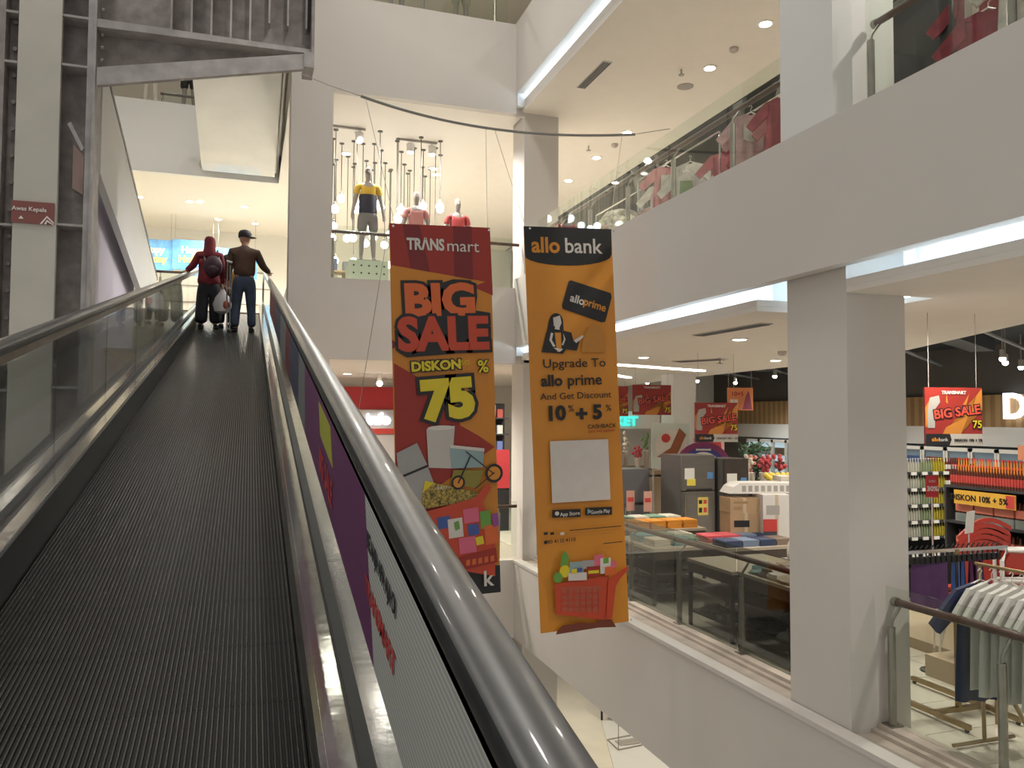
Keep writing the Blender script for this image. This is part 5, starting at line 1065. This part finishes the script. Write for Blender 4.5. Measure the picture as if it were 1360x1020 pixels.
# bottle shelf facing the atrium, left of the packs
def shelf_unit(name, label, x0, x1, y0, y1, levels, m_, axis='y'):
    r = root(name, label, 'shelf', ((x0+x1)/2, (y0+y1)/2, 0))
    for z in levels: MB().box(x0, x1, y0, y1, z-.03, z).make('shelf_board', m_, r)
    if axis == 'y': MB().box(x0, x1, y1-.03, y1, 0, levels[-1]+.1).make('back_panel', m_, r); ends = ((x0-.03, x0), (x1, x1+.03))
    else: MB().box(x1-.03, x1, y0, y1, 0, levels[-1]+.1).make('back_panel', m_, r); ends = ()
    for a, c in ends: MB().box(a, c, y0, y1, 0, levels[-1]+.1).make('side_panel', m_, r)
    if axis == 'x':
        for a, c in ((y0-.03, y0), (y1, y1+.03)): MB().box(x0, x1, a, c, 0, levels[-1]).make('side_panel', m_, r)
    return r
SHD = C('shelf black', .03, .03, .032)
lv = [.49, .725, .96, 1.195, 1.43, 1.665, 1.90]
shelf_unit('bottle_shelf', 'black shelf unit stocked with rows of slim bottles right of the big pillar', 8.85, 10.3, 9.2, 9.6, lv, SHD)
def bottle(name, m_, cap, h=.26, r_=.024, lab=None):
    r = root(name, 'x', 'bottle', (0, 0, 0))
    a = MB().lathe([(r_, 0), (r_, h*.62), (r_*.45, h*.78), (r_*.42, h*.92)], (0, 0, 0), 8).make('bottle_body', m_, r, local=True, smooth=True)
    c = MB().lathe([(r_*.5, h*.92), (r_*.5, h)], (0, 0, 0), 8).make('cap', cap, r, local=True)
    kids = [a, c]
    if lab: kids.append(MB().lathe([(r_*1.04, h*.15), (r_*1.04, h*.5)], (0, 0, 0), 8).make('bottle_label', lab, r, local=True))
    return r, kids
cols = [('pale clear', C('glass pale', .30, .31, .24, .2), C('cap white', .7, .7, .66), None), ('milky white', C('glass milky', .40, .40, .33, .2), C('cap white', .7, .7, .66), None), ('greenish', C('glass greenish', .22, .26, .15, .2), C('cap white', .7, .7, .66), None),
        ('yellow', C('glass yellow', .36, .30, .025, .2), C('cap yellow', .6, .5, .1), None), ('dark red', C('glass dark red', .13, .02, .02, .2), C('cap brown', .2, .05, .03), MC['label white']), ('dark green', C('glass dark green', .02, .06, .03, .2), C('cap green', .05, .25, .1), None)]
srcs = {}
row_n = ['bottom', 'lowest visible', 'second', 'third', 'fourth', 'fifth', 'top']
for li, z in enumerate(lv[2:], 2):
    for i in range(30):
        q = (i*6)//30; nm, m_, cp, lb = cols[q]
        lab = f'slim {nm} bottle, {ORD[i]} from left, {row_n[li]} board of the bottle shelf'
        loc = (8.89+i*.0475, 9.25, z)
        if q not in srcs: srcs[q] = bottle('bottle', m_, cp, .195, .018, lb); o = srcs[q][0]; o.location = loc; o['label'] = lab
        else: o = clone(srcs[q][0], srcs[q][1], loc, None, lab)
        o['group'] = f'{nm} bottles on the {row_n[li]} board'
for z in lv[1:]:
    for i in range(7):
        tag(MB().box(8.93+i*.2, 9.03+i*.2, 9.185, 9.198, z-.045, z-.0).make('price_tag', MC['label white']), f'white price tag, {ORD[i]} from left on the {row_n[lv.index(z)]} board edge of the bottle shelf', 'price tag', 'price tags on the bottle shelf')
# gondola with packed bottles, running away from the camera
lv2 = [.2, .60, 1.00, 1.40, 1.84]
shelf_unit('drinks_gondola', 'long dark shelf stacked with red labelled drink packs at the right edge', 8.4, 9.1, 5.6, 7.9, lv2, SHD, 'x')
ck = (C('cola brown', .10, .03, .02, .2), C('cap red', .6, .05, .03), C('label red', .45, .05, .04))
pw = mat('shrink wrap', (.35, .17, .14), .15, var=.5, scale=25, bump=.3)
n2 = {}
for li, z in enumerate(lv2[:4]):
    for i in range(8):
        yb_ = 5.68+i*.275
        r = root('drink_pack', f'drink pack with coral band, {["bottom board", "second board", "third board", "board under the top"][li]}, {ORD[7-i]} from the far left end', 'pack', (8.5, yb_, z), 0, f'drink packs on board {li}')
        if not n2:
            ks = []
            for jx in range(2):
                for jy in range(4): ks.append(MB().lathe([(.028, 0), (.03, .17), (.012, .26), (.012, .295)], (.0+jx*.062, jy*.062, 0), 8).make('bottle', ck[0], r, local=True, smooth=True))
            ks.append(MB().box(-.032, .1, -.032, .22, .12, .21).make('coral_band', C('coral band', .62, .2, .13, .3), r, local=True))
            ks.append(MB().box(-.034, .102, -.034, .222, .0, .10).make('wrap', C('wrap grey', .26, .30, .28, .15), r, local=True)); n2['k'] = ks
        else:
            for kk in n2['k']: d_ = kk.copy(); COL.objects.link(d_); d_.parent = r
for i in range(58):
    for j in range(2):
        lab = f'red capped bottle, {["right", "left"][i % 2]} of the {ORD[(57-i)//2]} pair from the far end, gondola top' if j == 0 else f'orange drink bottle, {["right", "left"][i % 2]} of the {ORD[(57-i)//2]} pair behind the red caps'
        loc = (8.45+j*.12, 5.66+i*.0385, 1.84)
        key = 'r' if j == 0 else 'o'
        if key not in n2:
            n2[key] = bottle('bottle', ck[0] if j == 0 else C('orange drink', .7, .25, .04, .2), ck[1], .26 if j == 0 else .34, .0175, ck[2] if j == 0 else None); o = n2[key][0]; o.location = loc; o['label'] = lab
        else: o = clone(n2[key][0], n2[key][1], loc, None, lab)
        o['group'] = 'red capped bottles' if j == 0 else 'orange bottles'
ds = root('discount_strip', 'orange discount banner DISKON 10% + 5% across the drinks gondola', 'sign', (8.387, 7.35, 1.62), 0)
MB().box(0, .015, -.42, .42, 0, .17).make('board', PR('strip orange', .66, .38, .05), ds, local=True); text('DISKON 10% + 5%', .10, (-.004, .07, .08), pBk, ds, off=.002, rot=(pi/2, 0, -pi/2)); MB().box(-.003, 0, -.41, -.30, .01, .16).make('picture_print', C('tag red', .5, .05, .04), ds, local=True)
os_ = root('price_sign', 'small orange sign standing on top of the drinks gondola', 'sign', (8.6, 6.9, 2.14)); MB().box(0, .015, -.16, .16, .05, .22).box(0, .015, -.02, .02, -.3, .05).make('board', C('sign salmon', .5, .2, .1), os_, local=True)
s30 = root('discount_stand', 'thin pole stand with red discount 30 percent card before the bottle shelf', 'sign', (6.95, 6.72, 0), radians(-20))
MB().tube([(0, 0, 0), (0, 0, 1.9)], .01, 6).make('pole', CHROME, s30, local=True); MB().lathe([(.15, 0), (.14, .015), (.02, .03)], (0, 0, 0), 14).make('base', CHROME, s30, local=True); MB().box(-.065, .065, -.012, 0, 1.83, 2.06).make('card', C('card red', .5, .03, .04), s30, local=True)
text('DISC', .035, (0, -.016, 2.0), pWh, s30, ext=.001); text('30%', .07, (0, -.016, 1.92), pWh, s30, off=.003, ext=.001)
# purple and blue garments on the gold rack
GOLD = mat('gold tube', (.32, .24, .13), .35, .8)
gr = root('garment_rack', 'gold square tube garment rack with purple and blue garments behind the railing', 'rack', (6.15, 5.9, 0))
MB().box(5.83, 5.87, 5.3, 6.5, .03, .07).make('foot', GOLD, gr); MB().box(6.41, 6.45, 5.3, 6.5, .03, .07).make('foot', GOLD, gr); MB().box(5.85, 6.43, 5.66, 5.70, .03, .07).make('cross_bar', GOLD, gr)
MB().box(6.12, 6.16, 5.66, 5.70, .07, 1.48).make('upright', GOLD, gr)
MB().box(5.55, 6.75, 5.665, 5.695, 1.46, 1.49).make('rail', CHROME, gr)
for x, y in ((5.85, 5.33), (6.43, 5.33), (5.85, 6.47), (6.43, 6.47)): MB().ball((x, y, .018), .02, 8, 6).make('caster', BLACK, gr)
def hung(x, y, z, w, h, m_, label, rz=0, folds=3, amp=.012, seed=0, group=None):
    r = root('hanging_garment', label, 'garment', (x, y, z), rz, group)
    cloth_panel(w*.95, w, h, amp, folds, .03, seed=seed).make('cloth', m_, r, local=True, smooth=True)
    MB().tube([(-w*.4, 0, .0), (0, 0, .05), (w*.4, 0, .0)], .007, 6).tube([(0, 0, .05), (0, 0, .09)], .004, 5).make('hanger', BLACK, r, local=True)
PUR = mat('purple cloth', (.10, .04, .13), .8, var=.15, scale=8); BLU = mat('blue cloth', (.02, .07, .25), .75, var=.2, scale=8); DPU = mat('dark plum cloth', (.07, .012, .06), .8, var=.2)
z_ = 1.38
hung(5.85, 5.70, z_, .36, .42, PUR, 'purple garment with small pale print hanging beside the big pillar', radians(-14), 2, .006, 1)
for i in range(3): hung(6.16+i*.05, 5.72, z_, .22, .45, BLU, ['left', 'middle', 'right'][i]+' blue garment hanging right of the purple one', radians(38), 2, .015, 5+i)
for i in range(3): hung(6.36+i*.06, 5.72, z_+.02, .20, .30-.02*i, DPU, ['left', 'middle', 'right'][i]+' dark plum garment hanging right of the blue ones', radians(40), 2, .015, 9+i)
for i in range(18): tag(MB().tube([(5.6+i*.06, 5.66, 1.42), (5.61+i*.06, 5.68, 1.50), (5.63+i*.06, 5.67, 1.53)], .007, 5).box(5.585+i*.06, 5.625+i*.06, 5.65, 5.69, 1.37, 1.43).make('clip_hanger', BLACK), f'black clip hanger, {ORD[i]} from the left on the gold rack rail', 'hanger', 'black clip hangers')
wc = root('card_holder', 'blank white card on a thin holder above the blue garments', 'card', (6.32, 5.9, 1.49)); MB().tube([(0, -.2, 0), (0, -.2, .12)], .006, 5).make('holder', CHROME, wc, local=True); MB().prism([(-.05, .12), (.05, .13), (.075, .33), (-.02, .32)], -.205, -.2).make('card', WHITE, wc, local=True)
pk = root('card_holder', 'pink card panel on a stand right beside the big pillar', 'card', (6.1, 7.0, 0)); MB().tube([(0, 0, 0), (0, 0, 1.4)], .012, 6).lathe([(.12, 0), (.01, .02)], (0, 0, 0), 10).make('stand', CHROME, pk, local=True); MB().box(-.2, .24, -.01, .01, 1.4, 1.70).make('card', C('card dusty pink', .45, .27, .25), pk, local=True)
# round rack with white shirts
wr_ = root('garment_rack', 'gold rack of white shirts at the right edge of the picture', 'rack', (5.8, 4.5, 0))
MB().tube([(5.74, 5.12, 1.47), (5.76, 4.6, 1.47), (5.80, 4.0, 1.47), (5.84, 3.5, 1.47)], .014, 8).make('rail', GOLD, wr_, smooth=True)
for y in (5.1, 3.55):
    MB().tube([(5.78, y, .03), (5.76, y, 1.47)], .016, 8).make('upright', GOLD, wr_); MB().tube([(5.45, y, .03), (6.1, y, .03)], .016, 8).make('foot', GOLD, wr_)
WSH = mat('white shirt cloth', (.58, .57, .53), .85, var=.05, scale=6, bump=.1)
on = ['first', 'second', 'third', 'fourth', 'fifth', 'sixth', 'seventh', 'eighth', 'ninth', 'tenth', 'eleventh', 'twelfth', 'thirteenth']
for i in range(13):
    shirt(5.74+.005*i, 4.97-i*.085, 1.30, radians(-6+2*(i % 3)), WSH, on[i]+' white shirt from the left on the gold rack behind the right railing', 'white shirts on the gold rack', W=.44, H=.80+.03*(i % 2), sl=.10, seed=70+i, amp=.012, printm=cP[1] if i == 5 else None)
shirt(5.72, 5.06, 1.28, radians(-8), C('navy shirt', .02, .03, .08), 'navy shirt just left of the white shirts on the gold rack', None, W=.46, H=.9, seed=88)
for i in range(4): heap(6.45+i*.13, 5.0-.05*i, 1.40, (C('plush white', .62, .58, .55), C('plush coral', .6, .2, .18))[i % 2], ['first', 'second', 'third', 'fourth'][i]+' soft folded bundle on the small stand behind the white shirts', 'soft bundles', .08, seed=120+i)
tag(MB().box(6.32, 7.0, 4.7, 5.15, 1.36, 1.40).box(6.6, 6.7, 4.9, 5.0, .03, 1.36).box(6.4, 6.9, 4.75, 5.1, 0, .03).make('bundle_stand', C('stand cream', .5, .44, .36)), 'small cream stand behind the white shirts', 'stand')
# red stacked chairs
RC = C('chair red', .40, .035, .02, .35)
for i in range(5):
    r = root('stacking_chair', ['lowest', 'second', 'third', 'fourth', 'topmost'][i]+' red moulded chair of the stack behind the purple garments', 'chair', (7.05+.02*i, 6.35-.0*i, .25+.055*i), radians(-20))
    v = [(-.26+.52*k/10, 1.02+.13*sin(pi*k/10)+.10*(k/10)) for k in range(11)]
    MB().prism(v+[(a, b_-.045) for a, b_ in v[::-1]], -.18, -.15).prism([(-.24, .55), (.24, .55), (.26, 1.04), (-.26, .98)], -.17, -.155).make('backrest', RC, r, local=True); MB().box(-.22, .22, -.15, .25, .42, .45).make('seat', RC, r, local=True)
    MB().tube([(-.21, .22, -.02 if i == 0 else 0), (-.21, .2, .44), (-.21, -.16, .44), (-.21, -.2, -.02 if i == 0 else 0)], .012, 6).tube([(.21, .22, 0), (.21, .2, .44), (.21, -.16, .44), (.21, -.2, 0)], .012, 6).make('leg', CHROME, r, local=True)
tag(MB().box(6.75, 7.4, 6.05, 6.65, 0, .22).make('pallet_box', C('pale wood', .45, .36, .25)), 'pale wooden platform under the red chair stack', 'platform')
for i in range(2):
    r = root('folding_chair', ['front', 'rear'][i]+' white framed folding chair with red back panel', 'chair', (7.25+.04*i, 5.95+.12*i, .22), radians(-25))
    MB().tube([(-.17, 0, 0), (-.17, .0, 1.05), (-.12, 0, 1.15), (.12, 0, 1.15), (.17, 0, 1.05), (.17, 0, 0)], .022, 8).tube([(-.17, 0, .85), (.17, 0, .85)], .02, 8).make('frame', WHITE, r, local=True, smooth=True)
    MB().prism([(-.13, .92), (.13, .92), (.14, 1.04), (.1, 1.12), (-.1, 1.12), (-.14, 1.04)], -.012, .012).make('backrest', RC, r, local=True); MB().box(-.17, .17, -.35, 0, .42, .45).make('seat', RC, r, local=True)
tag(MB().box(7.0, 7.6, 5.5, 6.3, 0, .21).make('pallet_box', C('pale wood', .45, .36, .25)), 'pale wooden platform under the folding chairs', 'platform')
tag(MB().box(7.4, 9.6, 6.9, 8.6, 0, .12).make('floor_platform', C('tan platform', .42, .33, .22)), 'low tan platform on the tiled floor right of the big pillar', 'platform')
ft = root('curved_stand', 'gold curved foot stand at the lower right corner', 'stand', (6.2, 5.2, 0))
MB().tube([(6.22, 5.35, .9), (6.2, 5.2, .3), (6.22, 5.05, .06), (6.4, 4.95, .02), (6.6, 4.85, .02)], .018, 8).tube([(6.22, 5.36, .02), (6.22, 5.36, .9)], .015, 6).make('foot_tube', GOLD, ft, smooth=True)
# ---- far lower store (between handrail and banners)
rb_ = root('red_sign_board', 'long red board above the glowing info counter, seen past the handrail', 'sign', (2.4, 21, 2.2)); MB().box(.8, 4.2, 21, 21.1, 2.86, 3.45).make('board', mat('board red', (.50, .03, .035), .35), rb_)
for x, z in ((2.25, 3.1), (2.05, 3.1)): MB().prism([(x, z-.03), (x+.12, z+.05), (x+.12, z+.09), (x, z+.01)], 20.97, 21.0).make('white_mark', pWh, rb_)
for x in (1.0, 4.0): MB().box(x-.02, x+.02, 21.02, 21.06, 3.45, 3.7).make('bracket', GREY, rb_)
ic = root('info_counter', 'white info counter with glowing letters under the red board', 'counter', (2.4, 20.5, 0)); MB().box(.8, 4.2, 20.3, 21, 0, 1.1).box(.8, 4.2, 20.9, 21, 1.1, 2.84).make('counter', mat('pale panel', (.45, .42, .40), .4), ic)
text('info', .42, (.84, .36, 2.60), EW, ic, off=.015, ext=.03); MB().box(.9, 4.0, 20.86, 20.9, 2.22, 2.36).make('red_band', C('tag red', .5, .05, .04), ic)
for i in range(4): heap(1.6+i*.5, 20.6, 1.1, [fl[0], fl[2], fl[3], hp[1]][i], ORD[i]+' small item from the left on the info counter', 'items on the info counter', .1, 150+i)
cb = root('red_cabinet', 'tall red and black cabinet in the gap between the two banners', 'cabinet', (4.9, 18, 0)); MB().box(4.5, 5.9, 18, 18.6, 1.0, 1.9).make('upper_panel', C('cabinet red', .40, .03, .035), cb); MB().box(4.5, 5.9, 18.02, 18.6, 0, 1.0).make('lower_panel', BLACK, cb); MB().prism([(4.6, 1.3), (5.3, 1.45), (5.3, 1.7), (4.6, 1.55)], 17.985, 18.0).make('dark_print', pDk, cb)
for k in range(3):
    for i in range(7):
        tag(MB().box(4.55+i*.18, 4.68+i*.18, 18.1, 18.3, 1.9+k*.38, 2.1+k*.38+.1*(i % 2)).make('goods_box', cgs[(i+k) % 4]), f'small box, {ORD[i]} from the left on level {["one", "two", "three"][k]} above the red cabinet', 'box', 'boxes above the red cabinet')
    if k: tag(MB().box(4.5, 5.9, 18.05, 18.4, 1.87+k*.38, 1.9+k*.38).make('shelf_board_unit', SHD), ['', 'lower', 'upper'][k]+' dark board above the red cabinet', 'shelf')
tag(MB().box(4.5, 5.9, 18.4, 18.44, 1.9, 3.0).make('goods_rack', SHD), 'dark back panel above the red cabinet', 'panel')
# ---- ground floor below
rugm = C('white mat', .62, .62, .60)
tag(MB().prism([(7.55, 15.6), (9.4, 15.9), (9.6, 18.6), (8.7, 18.9)], -5.05, -5.03, 'z').make('floor_mat', rugm), 'white marble mat on the ground floor far below', 'mat')
gt = root('folding_cot', 'thin metal frame with grey panel on the white mat far below', 'frame', (8.7, 17.5, -5.03)); MB().tube([(-.4, -.4, .02), (.4, -.3, .02), (.4, .3, .02), (-.4, .2, .02), (-.4, -.4, .02)], .015, 6).tube([(-.4, -.4, .02), (-.4, -.4, .7), (.4, -.3, .7), (.4, -.3, .02)], .012, 6).make('frame', GREY, gt, local=True); MB().box(-.25, .25, -.2, .1, .0, .02).make('panel', GREY, gt, local=True)
gc = root('black_chair', 'black low chair beside the white mat far below', 'chair', (9.1, 18.9, -5.05), .6); MB().box(-.3, .3, -.3, .3, .38, .45).make('seat', BLACK, gc, local=True); MB().prism([(-.3, .45), (.3, .45), (.25, .9), (-.25, .9)], .25, .29).make('backrest', BLACK, gc, local=True)
for a in (-1, 1):
    for c_ in (-1, 1): MB().box(a*.26-.02, a*.26+.02, c_*.26-.02, c_*.26+.02, 0, .38).make('leg', BLACK, gc, local=True)
